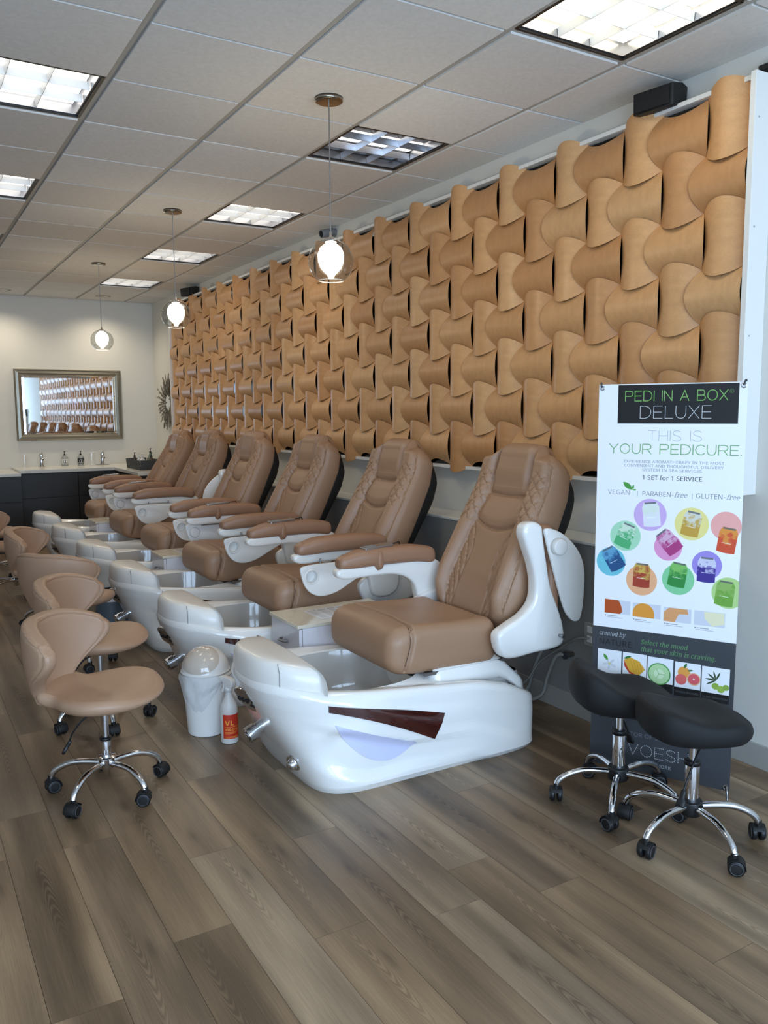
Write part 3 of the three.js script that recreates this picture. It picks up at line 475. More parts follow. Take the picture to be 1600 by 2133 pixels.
function pediChair(z, label, { recline = 0.42, near = 'down', far = 'down', nearTray = true, farTray = true, remote = true, dx = 0 } = {}) {
  const c = chairGeo, t = thing('pedicure_chair', label, 'pedicure chair', [OX + dx, 0, z], 0, 'pedicure chairs in a line along the woven panel');
  const hull = mesh(t, 'foot_spa_base', c.hull, M.shell, 'glossy white boat shaped foot spa base');
  for (const k of [0, 1]) { mesh(hull, 'cherry_inlay', c.inlay[k], M.cherry, 'dark cherry wood inlay'); mesh(hull, 'light_lens', c.moon[k], M.lens, 'lavender half moon light lens'); }
  mesh(t, 'basin_bowl', c.bowl, M.bowl); mesh(t, 'pedestal', c.pedestal, M.shell);
  const hood = mesh(t, 'basin_hood', c.hood, M.shell2); for (const k of [0, 1]) mesh(hood, 'seam', c.hoodSeam[k], M.grey);
  mesh(t, 'seat_mount', c.seatFrame, M.black); for (const q of c.rail) mesh(t, 'slide_rail', q, M.steel);
  const seat = mesh(t, 'seat', c.seat, M.leather, 'tan leather seat cushion'); mesh(seat, 'seam_piping', c.seatSeam, M.seam);
  // backrest leans about the rear of the seat
  const back = mesh(t, 'backrest', c.back, M.leather, 'tan leather backrest with quilted sides and head pillow'); back.position.set(-0.345 - OX, 0.50, 0); back.rotation.z = -recline;
  const sh = mesh(t, 'back_shell', c.shell, M.black, 'black rear shell'); sh.position.copy(back.position); sh.rotation.copy(back.rotation);
  // arms
  const armZ = 0.345;
  for (const [sg, state, tray, rem] of [[1, near, nearTray, false], [-1, far, farTray, remote]]) {
    const a = new THREE.Group(); a.name = 'armrest'; a.position.set(-OX, 0, sg * armZ); t.add(a); 
    const put = (n, g, m, dz = 0, l) => { const gg = g.clone(); if (sg < 0) gg.scale(1, 1, -1); if (sg < 0) { const ix = gg.index; if (ix) for (let i = 0; i < ix.count; i += 3) { const q = ix.getX(i); ix.setX(i, ix.getX(i + 1)); ix.setX(i + 1, q); } else { for (const k of ['position', 'normal', 'uv']) { const at = gg.attributes[k]; if (!at) continue; const s = at.itemSize; for (let i = 0; i < at.count; i += 3) for (let j = 0; j < s; j++) { const q = at.array[i * s + j]; at.array[i * s + j] = at.array[(i + 1) * s + j]; at.array[(i + 1) * s + j] = q; } } } } const me = mesh(a, n, gg, m, l); me.position.z = sg * dz; return me; };
    if (state === 'down') {
      put('arm_pad', c.armPad, M.leather2); put('arm_bracket', c.armBracket, M.shell2, -0.006); put('pivot_housing', c.pivot, M.shell);
      if (tray) { put('manicure_tray', c.tray, M.plasticWhite, 0.062); put('cup_holder', c.cup, M.plasticWhite, 0.062); put('hinge_pin', c.trayPins, M.steel, 0.050); }
      if (rem) put('remote_strap', c.strap, M.leather2);
    } else if (state === 'back') {
      const lean = (g) => { const q = g.clone(); q.translate(0.30, -0.5, 0); q.rotateZ(-0.2); q.translate(-0.30, 0.5, 0); return q; };
      put('arm_bracket', lean(c.raised), M.shell, 0.0); put('arm_pad', lean(c.raisedPad), M.leather2, 0.0);
      const flip = (g) => { const q = g.index ? g.toNonIndexed() : g.clone(); q.scale(-1, 1, 1); q.translate(-0.44, 0, 0); for (const k of ['position', 'normal', 'uv']) { const at = q.attributes[k]; if (!at) continue; const n = at.itemSize; for (let i = 0; i < at.count; i += 3) for (let j = 0; j < n; j++) { const w = at.array[i * n + j]; at.array[i * n + j] = at.array[(i + 1) * n + j]; at.array[(i + 1) * n + j] = w; } } q.computeVertexNormals(); return q; }; const tr = mesh(a, 'manicure_tray', flip(c.raisedTray), M.plasticWhite); tr.position.z = -0.064; const cu = mesh(a, 'cup_holder', flip(c.raisedCup), M.plasticWhite); cu.position.z = -0.064;
    } else {
      put('arm_bracket', c.raised, M.shell, 0.02); put('arm_pad', c.raisedPad, M.leather2, 0.0); put('manicure_tray', c.raisedTray, M.plasticWhite, 0.064); put('cup_holder', c.raisedCup, M.plasticWhite, 0.064); put('pivot_bolt', c.pivotBolt, M.steel, 0.0);
    }
  }
  // fittings
  const on = (n, g, m, p, dir, up) => { const me = mesh(t, n, g, m); me.position.set(p[0] - OX, p[1], p[2]); me.quaternion.setFromUnitVectors(new THREE.Vector3(...up), new THREE.Vector3(...dir).normalize()); return me; };
  on('water_valve', c.valve, M.chrome, [-1.452, 0.20, -0.03], [-0.9, -0.40, 0.1], [0, 1, 0]);
  on('drain_knob', c.knob, M.chrome, [-1.415, 0.105, 0.20], [-0.85, -0.3, 0.42], [0, 1, 0]);
  const pn = new THREE.Group(); pn.name = 'control_panel'; t.add(pn); pn.position.set(-1.526 - OX, 0.33, -0.01); pn.lookAt(pn.position.x, pn.position.y, pn.position.z); pn.rotation.set(0, -Math.PI / 2 + 0.24, 0); pn.rotateX(0.42); pn.scale.setScalar(1.35);
  mesh(pn, 'bezel', c.panelFrame, M.chrome); mesh(pn, 'faceplate', c.panelFace, M.brushed); for (const b of c.panelButtons) mesh(pn, 'button', b, M.blackPlastic);
  on('jet_knob', c.faucet, M.chrome, [-1.325, 0.40, 0.20 - 0.46], [0.3, 1, 0], [0, 1, 0]);
  return t;
}
const CZ = [0.075, -1.10, -2.27, -3.40, -4.55, -5.70];
pediChair(CZ[0], 'tan pedicure chair with its tray arm folded upright, next to the banner', { near: 'up', farTray: false, recline: 0.41 });
pediChair(CZ[1], 'tan pedicure chair sharing a drawer cabinet with the chair beside the banner', { farTray: false, recline: 0.42 });
pediChair(CZ[2], 'tan pedicure chair between the first and second drawer cabinets', { recline: 0.41 });
pediChair(CZ[3], 'tan pedicure chair with its wall side tray arm raised beside the second drawer cabinet', { far: 'back', recline: 0.38, remote: false });
pediChair(CZ[4], 'tan pedicure chair in front of the last drawer cabinet with its tray folded down', { recline: 0.40 });
pediChair(CZ[5], 'tan pedicure chair at the sink end of the line', { recline: 0.47 });
// remotes strapped to the far arms
for (const [i, l] of [[0, 'silver remote control strapped on the arm of the chair beside the banner'], [1, 'silver remote control strapped on the arm of the second chair from the banner'], [2, 'silver remote control strapped on the arm of the third chair from the banner'], [4, 'silver remote control strapped on the arm of the chair by the last cabinet'], [5, 'grey remote control strapped on the arm of the chair at the sink end']]) {
  const t = thing('remote_control', l, 'remote control', [-0.70, 0.853, CZ[i] - 0.345], 0.08, 'chair remotes');
  t.rotation.z = 0.06;
  mesh(t, 'case', box(0.17, 0.016, 0.055, 0.0, 0.010, 0, 0.005), M.brushed); mesh(t, 'keypad', box(0.06, 0.003, 0.04, -0.045, 0.019, 0, 0.001), M.grey); mesh(t, 'cord', tube([[0.085, 0.010, 0], [0.13, 0.008, -0.01], [0.17, 0.004, -0.045], [0.19, -0.02, -0.066], [0.20, -0.06, -0.068]], 0.003, 20, 6), M.blackPlastic);
}
// ---------------------------------------------------------------- drawer cabinets between the chairs
{
  const WS = [0.352, 0.322, 0.342];
  const list = [[(CZ[0] + CZ[1]) / 2 - 0.012, 'white drawer cabinet between the two chairs closest to the banner'], [(CZ[2] + CZ[3]) / 2, 'white drawer cabinet between the middle pair of pedicure chairs'], [(CZ[4] + CZ[5]) / 2, 'white drawer cabinet between the two chairs at the sink end']];
  list.forEach(([z, label], i) => {
    const W = WS[i], t = thing('drawer_cabinet', label, 'cabinet', [-0.80, 0, z], 0, 'drawer cabinets between the chairs');
    mesh(t, 'body', box(0.55, 0.475, W - 0.01, 0.0, 0.2375, 0, 0.003), M.cabWhite);
    const d = mesh(t, 'drawer_front', box(0.018, 0.22, W - 0.008, -0.286, 0.362, 0, 0.002), M.cabWhite);
    mesh(d, 'drawer_gap', box(0.006, 0.215, W - 0.014, -0.2745, 0.362, 0), M.darkGrey);
    mesh(d, 'handle', tube([[-0.296, 0.385, -0.035], [-0.318, 0.385, -0.026], [-0.322, 0.385, 0], [-0.318, 0.385, 0.026], [-0.296, 0.385, 0.035]], 0.006, 16, 8), M.steel, 'brushed metal bow handle');
    mesh(t, 'lower_door', box(0.018, 0.235, W - 0.008, -0.286, 0.128, 0, 0.002), M.cabWhite);
    mesh(t, 'worktop', box(0.60, 0.018, W, -0.005, 0.485, 0, 0.003), M.stone, 'speckled cream stone top');
  });
  const priceTex = (() => { const c = document.createElement('canvas'); c.width = 256; c.height = 180; const x = c.getContext('2d'); x.fillStyle = '#e4e4e6'; x.fillRect(0, 0, 256, 180); x.fillStyle = '#8d8f96'; for (let k = 0; k < 5; k++) { x.fillRect(14 + k * 48, 18, 40, 8); for (let j = 0; j < 12; j++) x.fillRect(14 + k * 48, 36 + j * 11, 24 + ((k * 7 + j * 5) % 14), 3); } const t = new THREE.CanvasTexture(c); t.colorSpace = THREE.SRGBColorSpace; return t; })();
  list.forEach(([z], i) => {
    const g = box(0.30, 0.0016, 0.21, 0, 0, 0); const P = g.attributes.position, uv = g.attributes.uv; for (let k = 0; k < uv.count; k++) uv.setXY(k, P.getX(k) / 0.30 + 0.5, 0.5 - P.getZ(k) / 0.21);
    const m = single('printed_sheet', g, phys('#ffffff', 0.25, { map: priceTex, clearcoat: 0.4 }), ['laminated printed sheet on the cabinet closest to the banner', 'laminated printed sheet on the cabinet between the middle chairs', 'laminated printed sheet on the cabinet at the sink end'][i], 'sheet', 'sheets on the drawer cabinets');
    m.position.set(-0.80, 0.495, z + 0.01); m.rotation.y = 0.02;
  });
}
// ---------------------------------------------------------------- rolling stools
const stoolGeo = (() => {
  const o = {};
  const tilt = (g) => g;
  o.leg = (r = 0.25, hub = 0.125) => tube([[0.02, hub, 0], [0.32 * r, hub + 0.004, 0], [0.6 * r, hub + 0.002, 0], [0.82 * r, hub - 0.016, 0], [0.95 * r, hub - 0.038, 0], [r, hub - 0.06, 0]], 0.0125, 28, 12);
  { const wheel = (z) => { const g = lathe([[0, -0.010], [0.016, -0.0105], [0.024, -0.009], [0.028, -0.005], [0.028, 0.005], [0.024, 0.009], [0.016, 0.0105], [0, 0.010]], 24); g.rotateX(Math.PI / 2); g.translate(0.006, 0.028, z); return g; };
    o.wheels = [wheel(0.0135), wheel(-0.0135)];
    const hood = (() => { const p = []; for (let i = 0; i <= 14; i++) { const a = lerp(-0.15, Math.PI * 0.86, i / 14); p.push([0.006 + 0.031 * Math.cos(a), 0.028 + 0.031 * Math.sin(a)]); } for (let i = 14; i >= 0; i--) { const a = lerp(-0.15, Math.PI * 0.86, i / 14); p.push([0.006 + 0.0285 * Math.cos(a), 0.028 + 0.0285 * Math.sin(a)]); } return extrude(p, 0.046, 0.002); })();
    o.casterHood = merge([hood, cyl(0.011, 0.011, 0.03, -0.002, 0.06, 0, 14)]); o.wheelCap = [0.0245, -0.0245].map(z => { const g = new THREE.TorusGeometry(0.020, 0.002, 6, 20); g.translate(0.006, 0.028, z); return g; }); }
  o.lever = tube([[0.03, 0.36, 0.0], [0.035, 0.33, 0.07], [0.03, 0.27, 0.12], [0.025, 0.235, 0.135]], 0.004, 20, 6);
  o.paddle = (() => { const g = cushion(0.026, 0.06, 0.014, 0.006, [4, 8, 3], (v) => { v.x *= v.y < 0 ? 1.2 : 0.7; }); g.rotateX(-0.55); g.translate(0.024, 0.212, 0.146); return g; })();
  // tan shell seat: facing +x
  const seatOutline = outlineOf([[0.215, 0], [0.195, 0.10], [0.13, 0.185], [0.03, 0.215], [-0.06, 0.185], [-0.13, 0.135], [-0.19, 0.125], [-0.215, 0.06], [-0.215, -0.06], [-0.19, -0.125], [-0.13, -0.135], [-0.06, -0.185], [0.03, -0.215], [0.13, -0.185], [0.195, -0.10]]);
  const seatTop = (x, z) => 0.452 + 0.012 * Math.sin(clamp((x + 0.1) * 6, -1, 1)) - 0.016 * gauss(x - 0.02, 0.10) * gauss(z, 0.10) + 0.030 * smooth(-0.11, -0.22, x) - 0.045 * smooth(0.10, 0.22, x) * 0.6;
  o.seat = pad(seatOutline, 84, [0, 0], [[0.001, 0], [0.5, 0], [0.82, 0.02], [0.93, 0.10], [0.985, 0.28], [1.0, 0.50], [0.992, 0.68], [0.965, 0.84], [0.92, 0.945], [0.88, 0.975], [0.86, 0.962], [0.84, 0.98], [0.7, 1], [0.5, 1], [0.3, 1], [0.001, 1]], (x, z) => 0.375 + 0.02 * (x * x + z * z) / 0.04, seatTop, 0.9);
  o.seatPan = merge([box(0.20, 0.012, 0.16, 0, 0.372, 0, 0.003), cyl(0.03, 0.03, 0.03, 0, 0.36, 0, 16)]);
  const backPt = (a, v, off) => {
    const A = lerp(0.50, 1.28, smooth(0.05, 0.8, v)) * (1 - 0.10 * smooth(0.85, 1, v)), ang = a * A, y = 0.395 + (0.335 - 0.075 * Math.pow(Math.abs(a), 2.2)) * v + 0.02 * Math.abs(a) * v, r = 0.222 + 0.045 * Math.sin(v * 2.0) + off;
    return [-r * Math.cos(ang) + 0.005, y, r * Math.sin(ang)];
  };
  const ez = (u) => 0.5 - 0.5 * Math.cos(Math.PI * u);
  const prof = (a, v) => Math.pow(Math.max(0, 1 - Math.pow(Math.abs(a), 30)), 0.36) * Math.pow(Math.max(0, 1 - Math.pow(Math.abs(2 * v - 1), 36)), 0.36);
  const rimGroove = (a, v) => 0.006 * Math.max(gauss(Math.abs(a) - 0.93, 0.010) * smooth(0.05, 0.2, v), gauss(v - 0.945, 0.008));
  o.back = sheet(90, 64, (u, w) => { const a = ez(u) * 2 - 1, v = ez(w), p = prof(a, v); return backPt(a, v, -0.031 * p + rimGroove(a, v) * p); }, (u, w) => { const a = ez(u) * 2 - 1, v = ez(w), p = prof(a, v); return backPt(a, v, 0.031 * p - rimGroove(a, v) * p); }, 1.0);
  o.spine = tube([[-0.10, 0.362, 0], [-0.20, 0.362, 0], [-0.240, 0.375, 0], [-0.262, 0.41, 0], [-0.270, 0.47, 0]], 0.008, 20, 8);
  // black saddle seat: facing +x, low lip at the back
  const bo = outlineOf([[0.225, 0], [0.205, 0.10], [0.13, 0.178], [0.02, 0.195], [-0.10, 0.185], [-0.185, 0.15], [-0.222, 0.08], [-0.23, 0], [-0.222, -0.08], [-0.185, -0.15], [-0.10, -0.185], [0.02, -0.195], [0.13, -0.178], [0.205, -0.10]]);
  o.saddle = (lip) => pad(bo, 84, [0, 0], [[0.001, 0], [0.5, 0], [0.8, 0.03], [0.93, 0.14], [0.985, 0.32], [1.0, 0.52], [0.992, 0.7], [0.965, 0.86], [0.92, 0.955], [0.885, 0.98], [0.865, 0.965], [0.845, 0.985], [0.7, 1], [0.5, 1], [0.3, 1], [0.001, 1]], (x, z) => 0.386 + lip * 3.5 * (Math.max(0, -x - 0.05)) ** 1.6 + 0.10 * z * z, (x, z) => 0.478 + lip * smooth(0.02, -0.22, x) - 0.02 * smooth(0.12, 0.22, x) - 0.012 * gauss(x - 0.03, 0.1) * gauss(z, 0.09), 0.9);
  return o;
})();
function stoolBase(t, black, turn, seed) {
  const r = rng(seed), R = black ? 0.24 : 0.225, leg = (stoolGeo.legs ??= {})[R] ??= stoolGeo.leg(R);
  for (let k = 0; k < 5; k++) {
    const a = turn + k * Math.PI * 2 / 5, l = mesh(t, 'leg', leg, M.chrome); l.rotation.y = -a;
    const c = new THREE.Group(); c.name = 'caster'; c.position.set(R * Math.cos(a), 0, R * Math.sin(a)); c.rotation.y = r() * 6.28; t.add(c);
    for (const w of stoolGeo.wheels) mesh(c, 'wheel', w, M.blackPlastic); mesh(c, 'caster_hood', stoolGeo.casterHood, M.black); for (const w of stoolGeo.wheelCap) mesh(c, 'wheel_cap', w, M.darkGrey);
  }
  mesh(t, 'hub', lathe(black ? [[0, 0.095], [0.034, 0.095], [0.040, 0.102], [0.041, 0.142], [0.036, 0.15], [0, 0.15]] : [[0, 0.075], [0.017, 0.075], [0.018, 0.10], [0.030, 0.105], [0.032, 0.142], [0.038, 0.146], [0.038, 0.150], [0.02, 0.153], [0, 0.153]], 28), black ? M.blackPlastic : M.chrome);
  mesh(t, 'gas_column', lathe(black ? [[0, 0.13], [0.0255, 0.13], [0.0255, 0.285], [0, 0.285]] : [[0, 0.13], [0.019, 0.13], [0.019, 0.225], [0, 0.225]], 24), M.chrome);
  mesh(t, 'collar', lathe(black ? [[0, 0.280], [0.028, 0.280], [0.028, 0.296], [0.02, 0.298], [0, 0.298]] : [[0, 0.219], [0.022, 0.219], [0.024, 0.226], [0.022, 0.233], [0, 0.233]], 24), M.blackPlastic);
  mesh(t, 'piston', cyl(0.0135, 0.0135, 0.17, 0, black ? 0.305 : 0.295, 0, 18), M.chrome);
  const lv = mesh(t, 'lever', stoolGeo.lever, M.blackPlastic); mesh(lv, 'paddle', stoolGeo.paddle, M.blackPlastic);
}
function tanStool(x, z, turn, base, label, leverTurn = 0) {
  const t = thing('rolling_stool', label, 'stool', [x, 0, z], turn, 'tan rolling stools along the spa chairs');
  stoolBase(t, false, base, Math.round((x + 9) * 100)); for (const c of t.children) if (c.name === 'lever') c.rotation.y = leverTurn;
  const st = mesh(t, 'seat', stoolGeo.seat, M.stoolLeather); st.scale.set(1.08, 1, 1.14); mesh(t, 'seat_pan', stoolGeo.seatPan, M.black);
  mesh(t, 'backrest', stoolGeo.back, M.stoolLeather); mesh(t, 'spine_bracket', stoolGeo.spine, M.black);
}
const TS = (x, z, t, w, label, lw = 3.44) => tanStool(x, z, t, w + t, label, Math.PI / 2 - lw - t); // w, lw: world angles of a leg and of the lever
TS(-2.085, -0.085, -0.62, -0.14, 'tan winged back rolling stool standing free with its whole chrome base in view');
TS(-1.93, -0.90, -0.62, 0.3, 'tan winged back rolling stool facing the second foot basin from the banner');
TS(-1.87, -1.95, 0.75, 0.1, 'tan winged back rolling stool with the back of its shell turned to the room', 1);
TS(-1.83, -2.95, -0.45, 2.6, 'tan winged back rolling stool in front of the fourth foot basin from the banner', 1);
TS(-1.90, -4.33, -0.3, 1.35, 'tan winged back rolling stool in front of the fifth foot basin from the banner', 1);
TS(-1.98, -5.25, -0.3, 0.9, 'tan winged back rolling stool by the dark sink cabinets', 1);
function blackStool(x, z, turn, base, label, leverTurn, seat) {
  const t = thing('saddle_stool', label, 'stool', [x, 0, z], turn, 'black saddle stools by the banner');
  stoolBase(t, true, base, Math.round((z + 9) * 100)); for (const c of t.children) if (c.name === 'lever') c.rotation.y = leverTurn;
  mesh(t, 'seat', seat, M.blackFabric).scale.set(0.85, 1, 0.84); mesh(t, 'seat_pan', box(0.20, 0.012, 0.16, 0, 0.386, 0, 0.003), M.black);
}
blackStool(-0.388, 1.064, -0.52, 2.475 - 0.52, 'black saddle stool with a raised lip, between the banner and the spa chair', 2.4, stoolGeo.saddle(0.088));
blackStool(-0.378, 1.40, -0.45, 3.10 - 0.45, 'black saddle stool standing in front of the banner with its lever showing', Math.PI / 2 - 2.84 + 0.45, stoolGeo.saddle(0.045));
// ---------------------------------------------------------------- printed banner on its stand
{
  const W = 716, H = 2040, cv = document.createElement('canvas'); cv.width = W; cv.height = H; const x = cv.getContext('2d');
  x.fillStyle = '#f4f4f6'; x.fillRect(0, 0, W, H);
  x.fillStyle = '#3d4045'; x.fillRect(0, 1277, W, H - 1277);
  x.fillStyle = '#0d0d0f'; x.fillRect(100, 5, 578, 194);
  // thin single line capitals
  const GL = { P: [[0, 1, 0, 0, .62, 0, .8, .08, .86, .26, .8, .45, .62, .53, 0, .53]], E: [[.75, 0, 0, 0, 0, 1, .75, 1], [0, .5, .68, .5]], D: [[0, 0, 0, 1, .45, 1, .75, .88, .9, .65, .92, .5, .9, .35, .75, .12, .45, 0, 0, 0]], I: [[0, 0, 0, 1]], N: [[0, 1, 0, 0, .85, 1, .85, 0]], A: [[0, 1, .46, 0, .92, 1], [.16, .66, .76, .66]], B: [[0, 0, 0, 1, .6, 1, .78, .92, .84, .75, .78, .58, .6, .5, 0, .5], [.6, .5, .72, .42, .76, .25, .7, .08, .55, 0, 0, 0]], O: [Array.from({ length: 33 }, (_, i) => [.5 + .5 * Math.cos(i / 16 * Math.PI), .5 + .5 * Math.sin(i / 16 * Math.PI)]).flat()], X: [[0, 0, .85, 1], [.85, 0, 0, 1]], L: [[0, 0, 0, 1, .65, 1]], U: [[0, 0, 0, .62, .08, .85, .25, .98, .42, 1, .6, .98, .76, .85, .84, .62, .84, 0]], T: [[0, 0, .85, 0], [.425, 0, .425, 1]], H: [[0, 0, 0, 1], [.85, 0, .85, 1], [0, .5, .85, .5]], S: [[.74, .12, .6, .02, .38, -.01, .16, .04, .04, .18, .08, .36, .26, .46, .54, .53, .74, .64, .8, .8, .7, .94, .5, 1.01, .26, 1, .06, .9, 0, .84]], Y: [[0, 0, .45, .52, .9, 0], [.45, .52, .45, 1]], R: [[0, 1, 0, 0, .6, 0, .8, .08, .86, .27, .8, .46, .6, .54, 0, .54], [.5, .54, .86, 1]], C: [[.88, .16, .7, .03, .5, 0, .28, .05, .1, .2, .01, .5, .1, .8, .28, .95, .5, 1, .7, .97, .88, .84]], V: [[0, 0, .45, 1, .9, 0]], G: [[.88, .16, .7, .03, .5, 0, .28, .05, .1, .2, .01, .5, .1, .8, .28, .95, .5, 1, .72, .96, .9, .84, .9, .52, .5, .52]], '.': [[0, .96, .03, .99]] };
  const WD = { P: .86, E: .75, D: .92, I: 0, N: .85, A: .92, B: .84, O: 1, X: .85, L: .65, U: .84, T: .85, H: .85, S: .8, Y: .9, R: .86, C: .88, V: .9, G: .9, '.': .03, ' ': .42 };
  function thin(s, x0, x1, y0, y1, color, lw, dash) {
    const h = y1 - y0, sp = 0.24; let tot = 0; for (const c of s) tot += WD[c] + sp; tot -= sp; const k = (x1 - x0) / tot; let cx = x0;
    x.strokeStyle = color; x.lineWidth = lw; x.lineCap = 'round'; x.lineJoin = 'round'; if (dash) x.setLineDash(dash);
    for (const c of s) { for (const p of GL[c] ?? []) { x.beginPath(); for (let i = 0; i < p.length; i += 2) { const X = cx + p[i] * k, Y = y0 + p[i + 1] * h; i ? x.lineTo(X, Y) : x.moveTo(X, Y); } x.stroke(); } cx += (WD[c] + sp) * k; }
    if (dash) x.setLineDash([]);
  }
  function text(s, x0, base, width, font, color, align = 'left') { x.font = font; x.fillStyle = color; x.textAlign = align; x.textBaseline = 'alphabetic'; const w = x.measureText(s).width; x.save(); x.translate(x0, base); if (width) x.scale(width / w, 1); x.fillText(s, 0, 0); x.restore(); x.textAlign = 'left'; }
  thin('PEDI IN A BOX', 137, 628, 36, 86, '#7cb45c', 4.4); x.strokeStyle = '#7cb45c'; x.lineWidth = 1.4; x.beginPath(); x.arc(645, 43, 9, 0, 7); x.stroke(); text('C', 641, 48, 8, '12px sans-serif', '#7cb45c');
  thin('DELUXE', 214, 556, 112, 173, '#e9e9e9', 2.6);
  thin('THIS IS', 256, 515, 235, 286, '#9a9ca4', 2.0);
  thin('YOUR PEDICURE.', 62, 700, 304, 352, '#7aa96f', 4.4);
  text('EXPERIENCE AROMATHERAPY IN THE MOST', 137, 399, 488, '19px sans-serif', '#9a9ca6'); text('CONVENIENT AND THOUGHTFUL DELIVERY', 139, 420, 484, '19px sans-serif', '#9a9ca6'); text('SYSTEM IN SPA SERVICES', 232, 441, 292, '19px sans-serif', '#9a9ca6');
  text('1 SET for 1 SERVICE', 232, 484, 295, '30px sans-serif', '#2c2e34');
  text('VEGAN', 60, 566, 116, '32px sans-serif', '#a9abb2'); text('|', 205, 566, 0, '28px sans-serif', '#8a8c92'); text('PARABEN-', 235, 567, 158, '32px sans-serif', '#8a8c92'); text('free', 394, 567, 64, 'italic 32px serif', '#8a8c92'); text('|', 474, 566, 0, '28px sans-serif', '#8a8c92'); text('GLUTEN-', 498, 567, 140, '32px sans-serif', '#8a8c92'); text('free', 640, 567, 62, 'italic 32px serif', '#8a8c92');
  // leaf
  const leaf = (ax, ay, bx, by, w, c) => { x.fillStyle = c; x.beginPath(); x.moveTo(ax, ay); const mx = (ax + bx) / 2, my = (ay + by) / 2, nx = -(by - ay), ny = bx - ax; x.quadraticCurveTo(mx + nx * w, my + ny * w, bx, by); x.quadraticCurveTo(mx - nx * w, my - ny * w, ax, ay); x.fill(); };
  leaf(138, 500, 186, 538, 0.42, '#4f9a43'); leaf(192, 512, 187, 537, 0.4, '#57a14b'); leaf(207, 538, 186, 540, 0.4, '#57a14b');
  // circles and sachets: [cx, cy, r, colour, sachet x, y, tilt, top colour, body colour]
  const rd = rng(12);
  for (const [cx, cy, r, col, px, py, tl, c1, c2] of [[280, 663, 82, '#cfaee0', 286, 662, -0.12, '#dfe7da', '#e6e6ea'], [484, 697, 82, '#ecdf8d', 483, 698, 0.18, '#d8d6c8', '#c79d3e'], [645, 697, 71, '#efaaa2', 654, 768, 0.14, '#e2923c', '#d4502e'], [157, 781, 79, '#a9dcb9', 157, 780, 0.34, '#cfe4cc', '#4fae72'], [374, 823, 69, '#e497c4', 378, 797, -0.72, '#d9aec6', '#b03a7c'], [86, 923, 76, '#6fc2d2', 97, 907, -0.55, '#5f9fc4', '#214f80'], [564, 898, 71, '#9d8bd8', 563, 923, 0.03, '#cfcfe2', '#3f2f8c'], [247, 1007, 79, '#efb285', 247, 982, 0.03, '#d0b052', '#a63d2a'], [429, 984, 79, '#86cf9a', 426, 962, 0.14, '#7fbf63', '#2f8a3d'], [669, 1028, 78, '#b3d488', 653, 1033, 0.10, '#8fb45f', '#6fa63f']]) {
    x.fillStyle = col; x.beginPath(); x.arc(cx, cy, r, 0, 7); x.fill();
    x.save(); x.translate(px, py); x.rotate(tl); const w = 86, h = 128;
    x.fillStyle = c2; x.beginPath(); x.moveTo(-w / 2, -h / 2 + 24); x.lineTo(-w / 2 + 12, -h / 2); x.lineTo(w / 2 - 12, -h / 2); x.lineTo(w / 2, -h / 2 + 24); x.lineTo(w / 2, h / 2 - 6); x.quadraticCurveTo(0, h / 2 + 4, -w / 2, h / 2 - 6); x.closePath(); x.fill(); x.save(); x.clip();
    x.fillStyle = c1; x.fillRect(-w / 2, -h / 2, w, h * 0.40); for (let k = 0; k < 46; k++) { x.globalAlpha = 0.5; x.fillStyle = k % 3 ? c1 : c2; x.beginPath(); x.arc((rd() - 0.5) * w, -h / 2 + 14 + rd() * h * 0.5, 4 + rd() * 9, 0, 7); x.fill(); } x.globalAlpha = 1; x.restore();
    x.fillStyle = 'rgba(90,94,100,0.8)'; x.fillRect(-w / 2 + 14, -h / 2, w - 28, 9); x.fillStyle = 'rgba(255,255,255,0.75)'; x.fillRect(-w * 0.28, h * 0.10, w * 0.5, 3); x.restore();
  }
  // cream swatches
  const sw = [[59, 1125, 135, 74], [207, 1128, 142, 74], [364, 1132, 136, 74], [514, 1132, 146, 74]];
  for (const [a, b, w, h] of sw) { x.fillStyle = '#d5d8e2'; x.fillRect(a, b, w, h); }
  const blob = (pts, c) => { x.fillStyle = c; x.beginPath(); pts.forEach(([a, b], i) => i ? x.lineTo(a, b) : x.moveTo(a, b)); x.closePath(); x.fill(); };
  blob([[59, 1125], [132, 1126], [140, 1140], [148, 1160], [152, 1185], [140, 1199], [59, 1199]], '#b8501f'); x.fillStyle = '#e59a3a'; x.beginPath(); x.arc(262, 1182, 55, Math.PI, 0); x.lineTo(317, 1202); x.lineTo(207, 1202); x.fill(); blob([[364, 1160], [390, 1134], [480, 1134], [486, 1160], [440, 1162], [420, 1206], [364, 1206]], '#e0a06a'); blob([[560, 1134], [655, 1134], [658, 1190], [600, 1206], [566, 1170]], '#ece6c0');
  for (const [a, b] of [[62, 1213], [210, 1217], [367, 1219], [517, 1221]]) { x.fillStyle = '#8d9097'; x.fillRect(a, b - 4, 6, 6); x.fillStyle = '#9fa2aa'; x.fillRect(a + 10, b - 3, 58, 4); x.fillStyle = '#b9bcc4'; x.fillRect(a + 10, b + 6, 82, 3); }
  // dark foot
  text('created by', 32, 1322, 140, 'italic 32px serif', '#b9bcc0'); text('NATURE', 31, 1373, 178, '44px sans-serif', '#17181a'); x.fillStyle = '#2a2c30'; x.fillRect(228, 1312, 1.5, 68);
  text('Select the mood', 252, 1344, 236, 'italic 34px serif', '#5f9a5a'); text('that your skin is craving.', 252, 1382, 374, 'italic 34px serif', '#5f9a5a');
  const tiles = [[29, 1399, 127], [163, 1400, 124], [292, 1404, 130], [430, 1409, 127], [562, 1412, 132]], cap = ['', '', '', 'VITAMIN RECHARGE', 'OLIVE SENSATION'];
